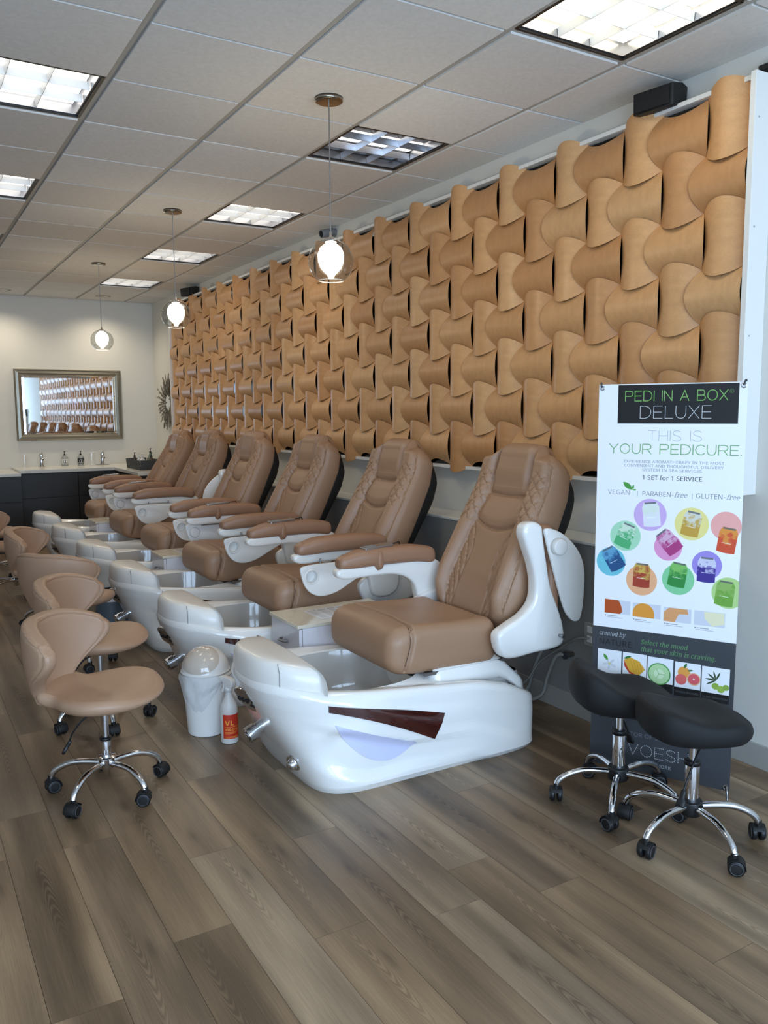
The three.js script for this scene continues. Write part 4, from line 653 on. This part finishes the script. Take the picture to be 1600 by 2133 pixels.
  tiles.forEach(([a, b, w], i) => { x.fillStyle = '#eef0f4'; x.fillRect(a, b, w, 134); x.fillStyle = '#141416'; x.fillRect(a, b + 134, w, 46); if (i > 2) text(cap[i], a + 6, b + 162, w - 12, '15px sans-serif', '#6f7176'); });
  const ball = (cx, cy, r, c) => { x.fillStyle = c; x.beginPath(); x.arc(cx, cy, r, 0, 7); x.fill(); };
  for (let k = 0; k < 5; k++) leaf(92, 1475, 92 + 42 * Math.cos(k * 1.256 + .4), 1475 + 36 * Math.sin(k * 1.256 + .4), 0.34, '#d9dce4'); leaf(60, 1425, 84, 1458, 0.4, '#4f9a43'); ball(92, 1475, 7, '#dcd58a');
  blob([[170, 1440], [205, 1425], [250, 1440], [280, 1480], [250, 1515], [200, 1505]], '#e0a93a'); blob([[168, 1440], [200, 1500], [245, 1518], [200, 1512], [172, 1475]], '#c2452e'); leaf(168, 1435, 208, 1418, 0.3, '#3f7a3f'); x.strokeStyle = '#b98423'; x.lineWidth = 2; for (let k = 0; k < 4; k++) { x.beginPath(); x.moveTo(205 + k * 15, 1440); x.lineTo(225 + k * 13, 1500); x.stroke(); }
  ball(352, 1490, 58, '#4f9a4a'); ball(352, 1490, 52, '#b9dca4'); ball(352, 1490, 26, '#d6ebc4'); x.strokeStyle = '#8fbf7f'; x.lineWidth = 3; for (let k = 0; k < 3; k++) { x.beginPath(); x.moveTo(352, 1490); x.lineTo(352 + 30 * Math.cos(k * 2.1), 1490 + 30 * Math.sin(k * 2.1)); x.stroke(); }
  ball(475, 1462, 30, '#e8a04a'); ball(462, 1500, 28, '#e06a66'); ball(524, 1490, 33, '#eab58a'); ball(524, 1490, 28, '#dd5f66'); ball(524, 1490, 5, '#f2d8cc'); leaf(488, 1412, 476, 1440, 0.4, '#3b6e3a'); leaf(520, 1445, 492, 1450, 0.3, '#3b6e3a');
  for (let k = 0; k < 5; k++) leaf(630, 1478, 630 + 52 * Math.cos(2.6 + k * .62), 1478 + 48 * Math.sin(2.6 + k * .62), 0.18, '#33472f'); ball(628, 1508, 17, '#8fb04a'); ball(655, 1520, 18, '#9aba52'); ball(678, 1508, 15, '#86a646');
  // second picture row
  [[27, 1590], [163, 1594], [292, 1598], [430, 1602], [562, 1606]].forEach(([a, b], i) => { x.fillStyle = '#e9ebf0'; x.fillRect(a, b, 126, 122); x.fillStyle = '#141416'; x.fillRect(a, b + 122, 126, 44); });
  for (const [cx, cy, c] of [[90, 1650, '#6f8fb0'], [226, 1655, '#8a76b4'], [355, 1660, '#c98a5a'], [493, 1662, '#6fa05a'], [625, 1666, '#b06a7a']]) { ball(cx, cy, 38, c); ball(cx + 14, cy + 12, 20, '#e6e2dc'); }
  text('CREATOR OF SINGLE-USE', 130, 1850, 400, '30px sans-serif', '#777a80'); thin('VOESH', 205, 512, 1890, 1950, '#d7d9dc', 3.4, [2.5, 6.5]); text('NEW YORK', 290, 1995, 140, '26px sans-serif', '#b9bbc0');
  const tex = new THREE.CanvasTexture(cv); tex.colorSpace = THREE.SRGBColorSpace; tex.anisotropy = 8;
  const A = new THREE.Vector3(-0.2506, 0, 0.7748), B = new THREE.Vector3(0.0099, 0, 1.2745), L = A.distanceTo(B);
  const t = thing('banner_stand', 'tall printed pedicure product banner on a slim tripod stand', 'banner', [(A.x + B.x) / 2, 0, (A.z + B.z) / 2], Math.atan2(-(B.z - A.z), B.x - A.x));
  // banner faces local +z; local x runs from A to B
  const g = new THREE.BoxGeometry(L, 1.606, 0.0016); const m = mesh(t, 'banner_sheet', g, std('#ffffff', 0.45, { map: tex })); m.position.set(0, 0.03 + 0.803, 0);
  { const uv = g.attributes.uv, P = g.attributes.position; for (let i = 0; i < uv.count; i++) uv.setXY(i, P.getX(i) / L + 0.5, P.getY(i) / 1.606 + 0.5); }
  for (const [sx, sy] of [[-1, 1], [1, 1], [-1, -1], [1, -1]]) {
    const e = new THREE.TorusGeometry(0.008, 0.003, 8, 24); e.translate(sx * (L / 2 - 0.014), sy > 0 ? 1.622 : 0.044, 0.001); mesh(t, 'eyelet', e, M.chrome);
    const hx = sx * (L / 2 - 0.014), hy = sy > 0 ? 1.622 : 0.044; mesh(t, 'hook', tube([[hx, hy, 0.008], [hx + sx * 0.003, hy + sy * 0.010, 0.009], [hx + sx * 0.006, hy + sy * 0.022, 0.002], [hx + sx * 0.006, hy + sy * 0.012, -0.012], [hx - sx * 0.01, hy - sy * 0.02, -0.016]], 0.0032, 20, 8), M.darkGrey);
  }
  mesh(t, 'hub', box(0.05, 0.09, 0.03, 0, 0.80, -0.03, 0.008), M.blackPlastic);
  for (const [sx, sy] of [[-1, 1], [1, 1], [-1, -1], [1, -1]]) mesh(t, 'strut', tube([[sx * 0.012, 0.80 + sy * 0.02, -0.03], [sx * L * 0.27, 0.80 + sy * 0.40, -0.024], [sx * (L / 2 - 0.006), sy > 0 ? 1.61 : 0.055, -0.016]], 0.005, 16, 8), M.blackPlastic);
  mesh(t, 'rear_leg', tube([[0, 0.80, -0.04], [0, 0.30, -0.14], [0, 0.006, -0.205]], 0.007, 12, 8), M.blackPlastic);
  mesh(t, 'foot', tube([[L / 2 - 0.012, 0.055, -0.004], [L / 2 - 0.006, 0.04, 0.02], [L / 2 - 0.002, 0.006, 0.03]], 0.005, 10, 8), M.steel);
  mesh(t, 'foot', tube([[-L / 2 + 0.012, 0.055, -0.004], [-L / 2 + 0.006, 0.04, 0.02], [-L / 2 + 0.002, 0.006, 0.03]], 0.005, 10, 8), M.steel);
}
// ---------------------------------------------------------------- sink counter at the end wall
{
  const unit = (label, x0, x1, z0, z1, face, top, rows) => {
    const cx = (x0 + x1) / 2, cz = (z0 + z1) / 2, t = thing('base_cabinet', label, 'cabinet', [cx, 0, cz], 0, 'dark sink cabinets');
    const w = x1 - x0, d = z1 - z0;
    mesh(t, 'body', box(w - 0.004, top - 0.09, d - 0.004, 0, (top + 0.09) / 2, 0), M.espresso); mesh(t, 'plinth', box(w - (face === 'x' ? 0.06 : 0.01), 0.09, d - (face === 'z' ? 0.06 : 0.01), face === 'x' ? 0.02 : 0, 0.045, face === 'z' ? -0.02 : 0), M.black);
    let y = top - 0.01; for (const h of rows) { const g = face === 'z' ? box(w - 0.008, h - 0.006, 0.018, 0, y - h / 2, d / 2 + 0.009, 0.002) : box(0.018, h - 0.006, d - 0.008, -w / 2 - 0.009, y - h / 2, 0, 0.002); mesh(t, 'drawer_front', g, M.espresso); y -= h; }
  };
  unit('black brown base cabinet below the two soap pumps', -1.45, -0.80, -8.03, -7.35, 'z', 0.83, [0.29, 0.44]);
  unit('black brown base cabinet in the corner below the second faucet', -0.80, -0.345, -8.03, -7.35, 'z', 0.83, [0.29, 0.44]);
  unit('black brown base cabinet just past the counter step', -2.10, -1.462, -8.03, -7.17, 'z', 0.81, [0.29, 0.42]);
  unit('black brown base cabinet at the outer end of the low counter', -2.75, -2.10, -8.03, -7.17, 'z', 0.81, [0.29, 0.42]);
  unit('black brown base cabinet under the grey product tray along the panel wall', -0.335, XW, -8.03 + 0.70, -6.15, 'x', 0.83, [0.29, 0.44]);
  const top = thing('countertop', 'white stone counter turning the corner under the framed mirror', 'countertop', [0, 0, 0]);
  mesh(top, 'wall_run', box(XW + 1.462, 0.04, 0.715, (XW - 1.462) / 2, 0.85, -7.6725, 0.004), M.counter); mesh(top, 'side_run', box(XW + 0.375, 0.04, 1.16, (XW - 0.375) / 2, 0.85, -6.735, 0.004), M.counter);
  const low = single('low_countertop', box(1.30, 0.035, 0.87, -2.115, 0.8275, -7.595, 0.004), M.counter, 'white low counter stepping down beside the sink counter', 'countertop');
  // mirror
  const m = thing('framed_mirror', 'large wall mirror in a beaded silver frame over the sink counter', 'mirror', [-0.731, 1.643, ZB]);
  const w = 1.30, h = 0.895;
  mesh(m, 'glass', box(w - 0.16, h - 0.16, 0.006, 0, 0, 0.018), M.mirror);
  mesh(m, 'glass_bevel', merge([[0, 1], [0, -1], [1, 0], [-1, 0]].map(([a, b]) => { const g = a ? box(0.03, h - 0.16, 0.004, 0, 0, 0) : box(w - 0.16, 0.03, 0.004, 0, 0, 0); g[a ? 'rotateY' : 'rotateX'](a ? a * 0.1 : -b * 0.1); g.translate(a * (w / 2 - 0.095), b * (h / 2 - 0.095), 0.023); return g; })), M.mirror);
  const prof = [[0, 0], [0, 0.030], [0.008, 0.038], [0.016, 0.034], [0.020, 0.028], [0.050, 0.034], [0.074, 0.024], [0.078, 0.027], [0.086, 0.025], [0.088, 0.012], [0.088, 0]];
  for (const [len, sx, rot] of [[w, 0, 0], [w, 0, Math.PI], [h, 1, Math.PI / 2], [h, 1, -Math.PI / 2]]) {
    const a = len / 2, rings = [-1, 1].map(s => prof.map(([i, z]) => [s * (a - i), -i, z])); const g = loft(rings, { closed: true, crease: 0.3 }); g.translate(0, (sx ? w : h) / 2, 0); g.rotateZ(rot); mesh(m, 'frame_rail', g, M.silverFrame);
  }
  const bead = new THREE.SphereGeometry(0.0045, 6, 4), beads = [];
  for (let k = 0; k < 110; k++) for (const s of [-1, 1]) { const b = bead.clone(); b.translate(-w / 2 + 0.01 + k * (w - 0.02) / 109, s * (h / 2 - 0.012), 0.037); beads.push(b); }
  for (let k = 1; k < 75; k++) for (const s of [-1, 1]) { const b = bead.clone(); b.translate(s * (w / 2 - 0.012), -h / 2 + 0.01 + k * (h - 0.02) / 75, 0.037); beads.push(b); }
  const bm = mesh(m, 'beading', merge(beads), M.silverFrame); bm.userData.kind = 'stuff';
  // counter ware
  const vase = (x, z, label) => { const t = thing('glass_vase', label, 'vase', [x, 0.87, z]); mesh(t, 'vessel', lathe([[0, 0.004], [0.040, 0.004], [0.044, 0.0], [0.046, 0.004], [0.044, 0.165], [0.042, 0.165], [0.042, 0.012], [0, 0.012]], 28), M.glass); mesh(t, 'rim', (() => { const g = new THREE.TorusGeometry(0.043, 0.0018, 6, 28); g.rotateX(Math.PI / 2); g.translate(0, 0.165, 0); return g; })(), phys('#ffffff', 0.1, { transmission: 0.6, thickness: 0 })); };
  vase(-1.325, -7.90, 'straight clear glass vase beside the counter step'); vase(-0.525, -7.86, 'clear glass vase between a soap pump and the second faucet');
  const faucet = (x, z, label, plate) => { const t = thing('basin_faucet', label, 'faucet', [x, 0.87, z], 0, 'sink faucets'); mesh(t, 'body', lathe([[0, 0], [0.034, 0], [0.034, 0.006], [0.026, 0.02], [0.021, 0.06], [0.020, 0.11], [0.024, 0.118], [0.024, 0.155], [0.018, 0.162], [0, 0.164]], 24), M.chrome); mesh(t, 'spout', tube([[0, 0.105, 0], [0, 0.112, 0.05], [0, 0.104, 0.10], [0, 0.092, 0.112]], 0.012, 16, 10), M.chrome); mesh(t, 'lever', (() => { const g = box(0.012, 0.008, 0.075, 0, 0, 0, 0.003); g.rotateX(-0.35); g.translate(0.005, 0.172, 0.03); return g; })(), M.chrome); if (plate) mesh(t, 'deck_plate', box(0.16, 0.005, 0.06, 0, 0.003, 0, 0.002), M.steel); };
  faucet(-1.125, -7.92, 'chrome basin faucet next to the straight glass vase', false); faucet(-0.385, -7.90, 'chrome basin faucet on a deck plate near the corner', true);
  const lab = (dark) => { const c = document.createElement('canvas'); c.width = 128; c.height = 96; const x = c.getContext('2d'); x.fillStyle = dark ? '#1c1c1c' : '#dcdcd6'; x.fillRect(0, 0, 128, 96); x.strokeStyle = dark ? '#c8c8c2' : '#222'; x.lineWidth = 4; x.strokeRect(4, 4, 120, 88); x.beginPath(); x.arc(64, 48, 26, 0, 7); x.stroke(); x.fillStyle = x.strokeStyle; x.fillRect(60, 26, 8, 44); x.fillRect(16, 74, 96, 5); const t = new THREE.CanvasTexture(c); t.colorSpace = THREE.SRGBColorSpace; return t; };
  const pump = (t, y, m) => { mesh(t, 'pump', merge([cyl(0.012, 0.014, 0.016, 0, y + 0.008, 0, 14), cyl(0.005, 0.005, 0.03, 0, y + 0.03, 0, 8), box(0.016, 0.009, 0.045, 0, y + 0.048, 0.012, 0.003)]), m); };
  const soap = (x, z, dark, label) => { const t = thing('soap_bottle', label, 'bottle', [x, 0.87, z], 0, 'soap bottles by the sinks'); mesh(t, 'bottle', lathe([[0, 0], [0.037, 0], [0.040, 0.004], [0.040, 0.105], [0.034, 0.118], [0.016, 0.128], [0.013, 0.136], [0, 0.136]], 28), phys('#c9cbc6', 0.15, { transmission: 0.5, thickness: 0 })); const g = new THREE.CylinderGeometry(0.0408, 0.0408, 0.075, 28, 1, true, -1.5, 3.0); g.translate(0, 0.058, 0); mesh(t, 'printed_label', g, std('#ffffff', 0.5, { map: lab(dark) })); pump(t, 0.134, M.blackPlastic); };
  soap(-0.845, -7.93, false, 'clear soap bottle with pale printed label and black pump'); soap(-0.652, -7.92, true, 'clear soap bottle with dark printed label and black pump');
  // product tray on the side run
  const tr = thing('product_tray', 'dark grey tray of lotions on the counter along the panel wall', 'tray', [-0.14, 0.87, -6.80]);
  const tw = 0.24, tl = 0.62, th = 0.115; for (const [a, b, c, d, e, f] of [[tw, 0.006, tl, 0, 0.003, 0]]) mesh(tr, 'bottom', box(a, b, c, d, e, f), M.darkGrey);
  for (const s of [-1, 1]) { const g = box(0.008, th, tl, 0, th / 2, 0, 0.002); g.rotateZ(-s * 0.10); g.translate(s * (tw / 2), 0, 0); mesh(tr, 'side', g, M.darkGrey); const e = box(tw, th, 0.008, 0, th / 2, 0, 0.002); e.rotateX(s * 0.10); e.translate(0, 0, s * tl / 2); mesh(tr, 'end', e, M.darkGrey); }
  const cols = [['#3a3a3c', M.blackPlastic, 'dark lotion bottle with black pump'], ['#e8e6e2', M.plasticWhite, 'white lotion bottle with white pump'], ['#e2e0da', M.plasticWhite, 'rounded white lotion bottle with white pump'], ['#8c9a86', M.blackPlastic, 'green grey oil bottle with black pump'], ['#4a3a2e', M.blackPlastic, 'brown glass bottle with black pump']];
  [[-0.05, -0.22, 0, .13], [0.04, -0.20, 1, .12], [-0.04, -0.05, 1, .13], [-0.03, 0.07, 2, .13], [0.05, 0.13, 3, .19], [0.03, 0.23, 4, .145]].forEach(([x, z, c, h], i) => {
    const t = thing('lotion_bottle', cols[c][2] + (i === 2 ? ' next to the rounded bottle in the grey tray' : ' in the grey tray'), 'bottle', [-0.14 + x, 0.877, -6.80 + z], 0, 'bottles in the grey tray'); const r = c === 2 ? 0.036 : 0.027;
    mesh(t, 'bottle', lathe([[0, 0], [r, 0], [r * 1.04, 0.004], [r, h * 0.7], [r * 0.75, h * 0.85], [0.011, h * 0.95], [0.011, h], [0, h]], 22), phys(cols[c][0], 0.25, { clearcoat: 0.3 })); pump(t, h - 0.002, cols[c][1]);
  });
  // starburst on the panel wall
  const sb = thing('starburst_decor', 'round twiggy metal starburst hung past the end of the woven panel', 'wall decor', [XW, 1.66, -7.30]);
  const hub = cyl(0.10, 0.10, 0.02, 0, 0, 0, 32); hub.rotateZ(Math.PI / 2); hub.translate(-0.03, 0, 0); mesh(sb, 'centre', hub, M.mirror);
  const sp = [], r = rng(66); for (let k = 0; k < 150; k++) { const a = k / 150 * 6.283 + r() * 0.05, L = 0.22 + r() * 0.16, o = -0.02 - r() * 0.06; const c = Math.cos(a), s = Math.sin(a); sp.push(tube([[-0.02, 0.09 * s, 0.09 * c], [o * 0.6 - 0.01, 0.6 * L * s, 0.6 * L * c], [o, L * s, L * c]], 0.0032, 6, 4)); for (let j = 0; j < 2; j++) { const q = new THREE.SphereGeometry(0.011, 5, 3); q.scale(0.4, 1, 2.2); q.rotateX(-a + (r() - 0.5) * 1.6); const l2 = L * (0.6 + 0.4 * r()); q.translate(o, l2 * s, l2 * c); sp.push(q); } }
  mesh(sb, 'twigs', merge(sp), M.twig).userData.kind = 'stuff';
}
// ---------------------------------------------------------------- things above the panel
{
  const c = thing('security_camera', 'small grey bullet security camera above the woven panel', 'security camera', [XW, 2.935, -2.72]);
  { const g = cyl(0.03, 0.034, 0.012, 0, 0, 0, 20); g.rotateZ(Math.PI / 2); g.translate(-0.006, 0, 0); mesh(c, 'mount', g, M.grey); mesh(c, 'stalk', tube([[-0.006, 0, 0], [-0.04, -0.004, 0], [-0.06, -0.006, 0.01]], 0.009, 10, 8), M.grey);
    const d = new THREE.Vector3(-0.86, -0.22, 0.12).normalize(), q = new THREE.Quaternion().setFromUnitVectors(new THREE.Vector3(0, 1, 0), d); const body = lathe([[0, -0.065], [0.026, -0.065], [0.031, -0.058], [0.032, 0.062], [0.029, 0.066], [0.027, 0.058], [0, 0.058]], 24); const b = mesh(c, 'body', body, M.grey); b.quaternion.copy(q); b.position.set(-0.075, -0.012, 0.012); const l = mesh(b, 'lens_face', cyl(0.026, 0.026, 0.004, 0, 0.059, 0, 20), M.blackGloss); }
  const spk = (z, turn, label) => { const t = thing('wall_speaker', label, 'speaker', [0.275, 2.846, z], turn, 'black speakers above the panel');
    const body = extrude([[-0.055, 0.0], [0.055, 0.0], [0.07, 0.085], [0.03, 0.10], [-0.05, 0.09]], 0.20, 0.008); const b = mesh(t, 'cabinet', body, M.black); b.rotation.set(0.0, 0, 0.1); const gr = mesh(t, 'grille', box(0.006, 0.075, 0.17, -0.062, 0.045, 0, 0.002), M.blackFabric); gr.rotation.z = 0.1; mesh(t, 'bracket', box(0.05, 0.02, 0.03, 0.09, 0.05, 0, 0.003), M.black); };
  spk(0.575, 0.15, 'black speaker above the frame end of the panel closest to the banner'); spk(-6.1, 0.3, 'black speaker above the far end of the panel towards the end wall');
  const k = thing('cable_bracket', 'small black bracket on the wall at the corner of the panel frame', 'bracket', [0.34, 2.875, 1.06]); mesh(k, 'plate', box(0.055, 0.022, 0.05, 0, 0.004, 0, 0.003), M.black); mesh(k, 'lip', box(0.055, 0.03, 0.006, 0, 0.016, 0.024), M.black);
}
// ---------------------------------------------------------------- floor things among the basins
{
  const b = thing('swing_bin', 'white swing lid bin with a plastic bag hanging over its rim', 'bin', [-1.525, 0, -0.50]);
  mesh(b, 'tub', lathe([[0, 0.004], [0.082, 0.004], [0.086, 0.0], [0.090, 0.006], [0.112, 0.30], [0.116, 0.302], [0.116, 0.31], [0.104, 0.31], [0.08, 0.01], [0, 0.01]], 40), M.plasticWhite);
  const dome = []; for (let k = 0; k <= 10; k++) { const a = k / 10 * Math.PI / 2; dome.push([0.112 * Math.cos(a), 0.312 + 0.108 * Math.sin(a)]); } dome.unshift([0.117, 0.306]); const lid = mesh(b, 'lid', lathe(dome, 40), M.plasticWhite);
  const fc = new THREE.Vector3(Math.cos(2.3) * Math.cos(0.82), Math.sin(0.82), Math.sin(2.3) * Math.cos(0.82)), fu = new THREE.Vector3(0, 1, 0).cross(fc).normalize(), fv = fc.clone().cross(fu);
  const cap = (R) => (u, v) => { const th = u * 6.28318, al = v * (0.86 + 0.06 * Math.cos(2 * th)), d = fc.clone().multiplyScalar(Math.cos(al)).addScaledVector(fu, Math.sin(al) * Math.cos(th)).addScaledVector(fv, Math.sin(al) * Math.sin(th)); return [R * 0.112 * d.x, 0.312 + R * 0.108 * Math.max(0.03, d.y), R * 0.112 * d.z]; };
  const flap = loft([...Array(13)].map((_, j) => [...Array(40)].map((_, i) => cap(j < 12 ? 1.014 : 0.99)(i / 40, Math.max(0.001, Math.min(j, 11) / 11)))), { crease: 0.8 }); mesh(lid, 'swing_flap', flap, phys('#cbbfb2', 0.1, { clearcoat: 0.8, clearcoatRoughness: 0.03 }), 'glossy beige swing flap');
  const n = vnoise(8); const bag = surf(150, 24, (u, v) => { const a = u * 6.2832, dr = 0.16 * (0.16 + 0.84 * Math.pow(Math.max(0, Math.cos(a - 2.45)), 1.5)) * (0.7 + 0.5 * n(u * 9, 3, 9)), y = 0.300 - v * dr, r = 0.118 - 0.02 * v * dr / 0.16 + (0.010 * Math.sin(Math.PI * Math.min(1, v * 1.1)) * n(u * 16, v * 3, 16)) + 0.006 * n(u * 34, v * 5, 34) * Math.min(1, v * 2) + 0.002 * n(u * 70, v * 14, 70); return [r * Math.cos(a), y, r * Math.sin(a)]; }, 0.5); mesh(b, 'bag', bag, M.bag, 'crumpled translucent white bag');
  // spray bottle with orange red label
  const s = thing('spray_bottle', 'white trigger spray bottle with a red and orange printed label', 'spray bottle', [-1.478, 0, -0.315], -0.5);
  mesh(s, 'bottle', lathe([[0, 0], [0.036, 0], [0.040, 0.005], [0.040, 0.16], [0.036, 0.18], [0.020, 0.215], [0.014, 0.235], [0.013, 0.25], [0, 0.25]], 32), phys('#eeeae6', 0.35, { transmission: 0.25, thickness: 0 }));
  const c = document.createElement('canvas'); c.width = 256; c.height = 300; const x = c.getContext('2d'); x.fillStyle = '#c9331d'; x.fillRect(0, 0, 256, 300); x.fillStyle = '#f0a33a'; x.font = 'bold 84px sans-serif'; x.fillText('VL', 22, 132); x.fillRect(18, 150, 190, 5); x.font = 'bold 44px sans-serif'; x.fillText('VIRO-LIFT', 18, 200); x.font = '16px sans-serif'; for (let k = 0; k < 3; k++) x.fillRect(18, 214 + k * 10, 150 - k * 30, 4); x.fillRect(18, 272, 180, 5); x.fillRect(18, 284, 140, 4); for (let k = 0; k < 8; k++) { x.save(); x.translate(196, 44); x.rotate(k * 0.785); x.fillRect(8, -4, 18, 8); x.restore(); } x.fillRect(228, 0, 2, 300);
  const lt = new THREE.CanvasTexture(c); lt.colorSpace = THREE.SRGBColorSpace; const lg = new THREE.CylinderGeometry(0.0407, 0.0407, 0.115, 32, 1, true, -1.4, 2.9); lg.translate(0, 0.085, 0); const lm = mesh(s, 'printed_label', lg, std('#ffffff', 0.45, { map: lt })); lm.rotation.y = 0.776;
  mesh(s, 'collar', lathe([[0, 0.243], [0.017, 0.243], [0.018, 0.262], [0.012, 0.266], [0, 0.266]], 20), M.plasticWhite);
  const head = mesh(s, 'trigger_head', extrude(spline2([[-0.030, 0.266], [0.014, 0.264], [0.020, 0.280], [0.052, 0.288], [0.054, 0.306], [0.0, 0.312], [-0.034, 0.304], [-0.040, 0.285]], 40), 0.026, 0.005), M.plasticWhite); head.rotation.y = 2.4;
  mesh(head, 'trigger', extrude(spline2([[0.020, 0.284], [0.032, 0.286], [0.034, 0.262], [0.044, 0.236], [0.036, 0.232], [0.026, 0.255]], 30), 0.014, 0.003), M.plasticWhite);
  // dark waste bin between the middle basins
  const d = thing('waste_bin', 'dark slate waste bin with a pale bag edge between the middle foot basins', 'bin', [-1.44, 0, -2.835]);
  mesh(d, 'tub', lathe([[0, 0.004], [0.125, 0.004], [0.13, 0.01], [0.105, 0.20], [0.098, 0.205], [0.118, 0.012], [0, 0.012]], 36), std('#4a5560', 0.45)); mesh(d, 'bag_edge', lathe([[0.101, 0.19], [0.1085, 0.19], [0.1065, 0.215], [0.100, 0.215]], 36), M.plasticWhite); mesh(d, 'inner_pail', lathe([[0.098, 0.205], [0.094, 0.23], [0.09, 0.26], [0.086, 0.262], [0.088, 0.2], [0, 0.1]], 36), std('#12161c', 0.4));
}
// ---------------------------------------------------------------- plumbing and outlet behind the first chair
{
  const o = thing('wall_outlet', 'grey wall outlet plate low on the half wall next to the banner', 'outlet', [0.14, 0.44, 0.37]); mesh(o, 'plate', box(0.006, 0.115, 0.075, -0.003, 0, 0, 0.002), M.base); for (const y of [0.024, -0.024]) mesh(o, 'socket', box(0.004, 0.032, 0.034, -0.006, y, 0, 0.003), M.white);
  const h = thing('water_hoses', 'grey braided supply hoses looping from wall valves to the spa base', 'hoses', [0.14, 0.30, 0.12]);
  for (const [z, k] of [[0.02, 0], [0.13, 1]]) { const v = cyl(0.014, 0.014, 0.05, 0, 0, 0, 14); v.rotateZ(Math.PI / 2); v.translate(-0.02, 0.03 - 0.02 * k, z); mesh(h, 'valve', v, M.nickel); const kn = cyl(0.02, 0.02, 0.012, 0, 0, 0, 8); kn.rotateZ(Math.PI / 2); kn.translate(-0.052, 0.03 - 0.02 * k, z); mesh(h, 'valve_knob', kn, M.darkGrey); mesh(h, 'hose', tube([[-0.04, 0.03 - 0.02 * k, z], [-0.07, 0.01, z - 0.03], [-0.10, -0.10, z - 0.07], [-0.13, -0.20, z - 0.08], [-0.22, -0.24 + 0.02 * k, z - 0.09], [-0.36, -0.22, z - 0.10]], 0.010, 40, 8), M.hose); }
  mesh(h, 'power_cable', tube([[-0.006, 0.12, 0.25], [-0.05, 0.12, 0.22], [-0.06, 0.04, 0.10], [-0.09, -0.06, -0.02], [-0.16, -0.16, -0.05], [-0.36, -0.2, -0.08]], 0.005, 40, 6), M.hose);
}
renderer.render(scene, camera);
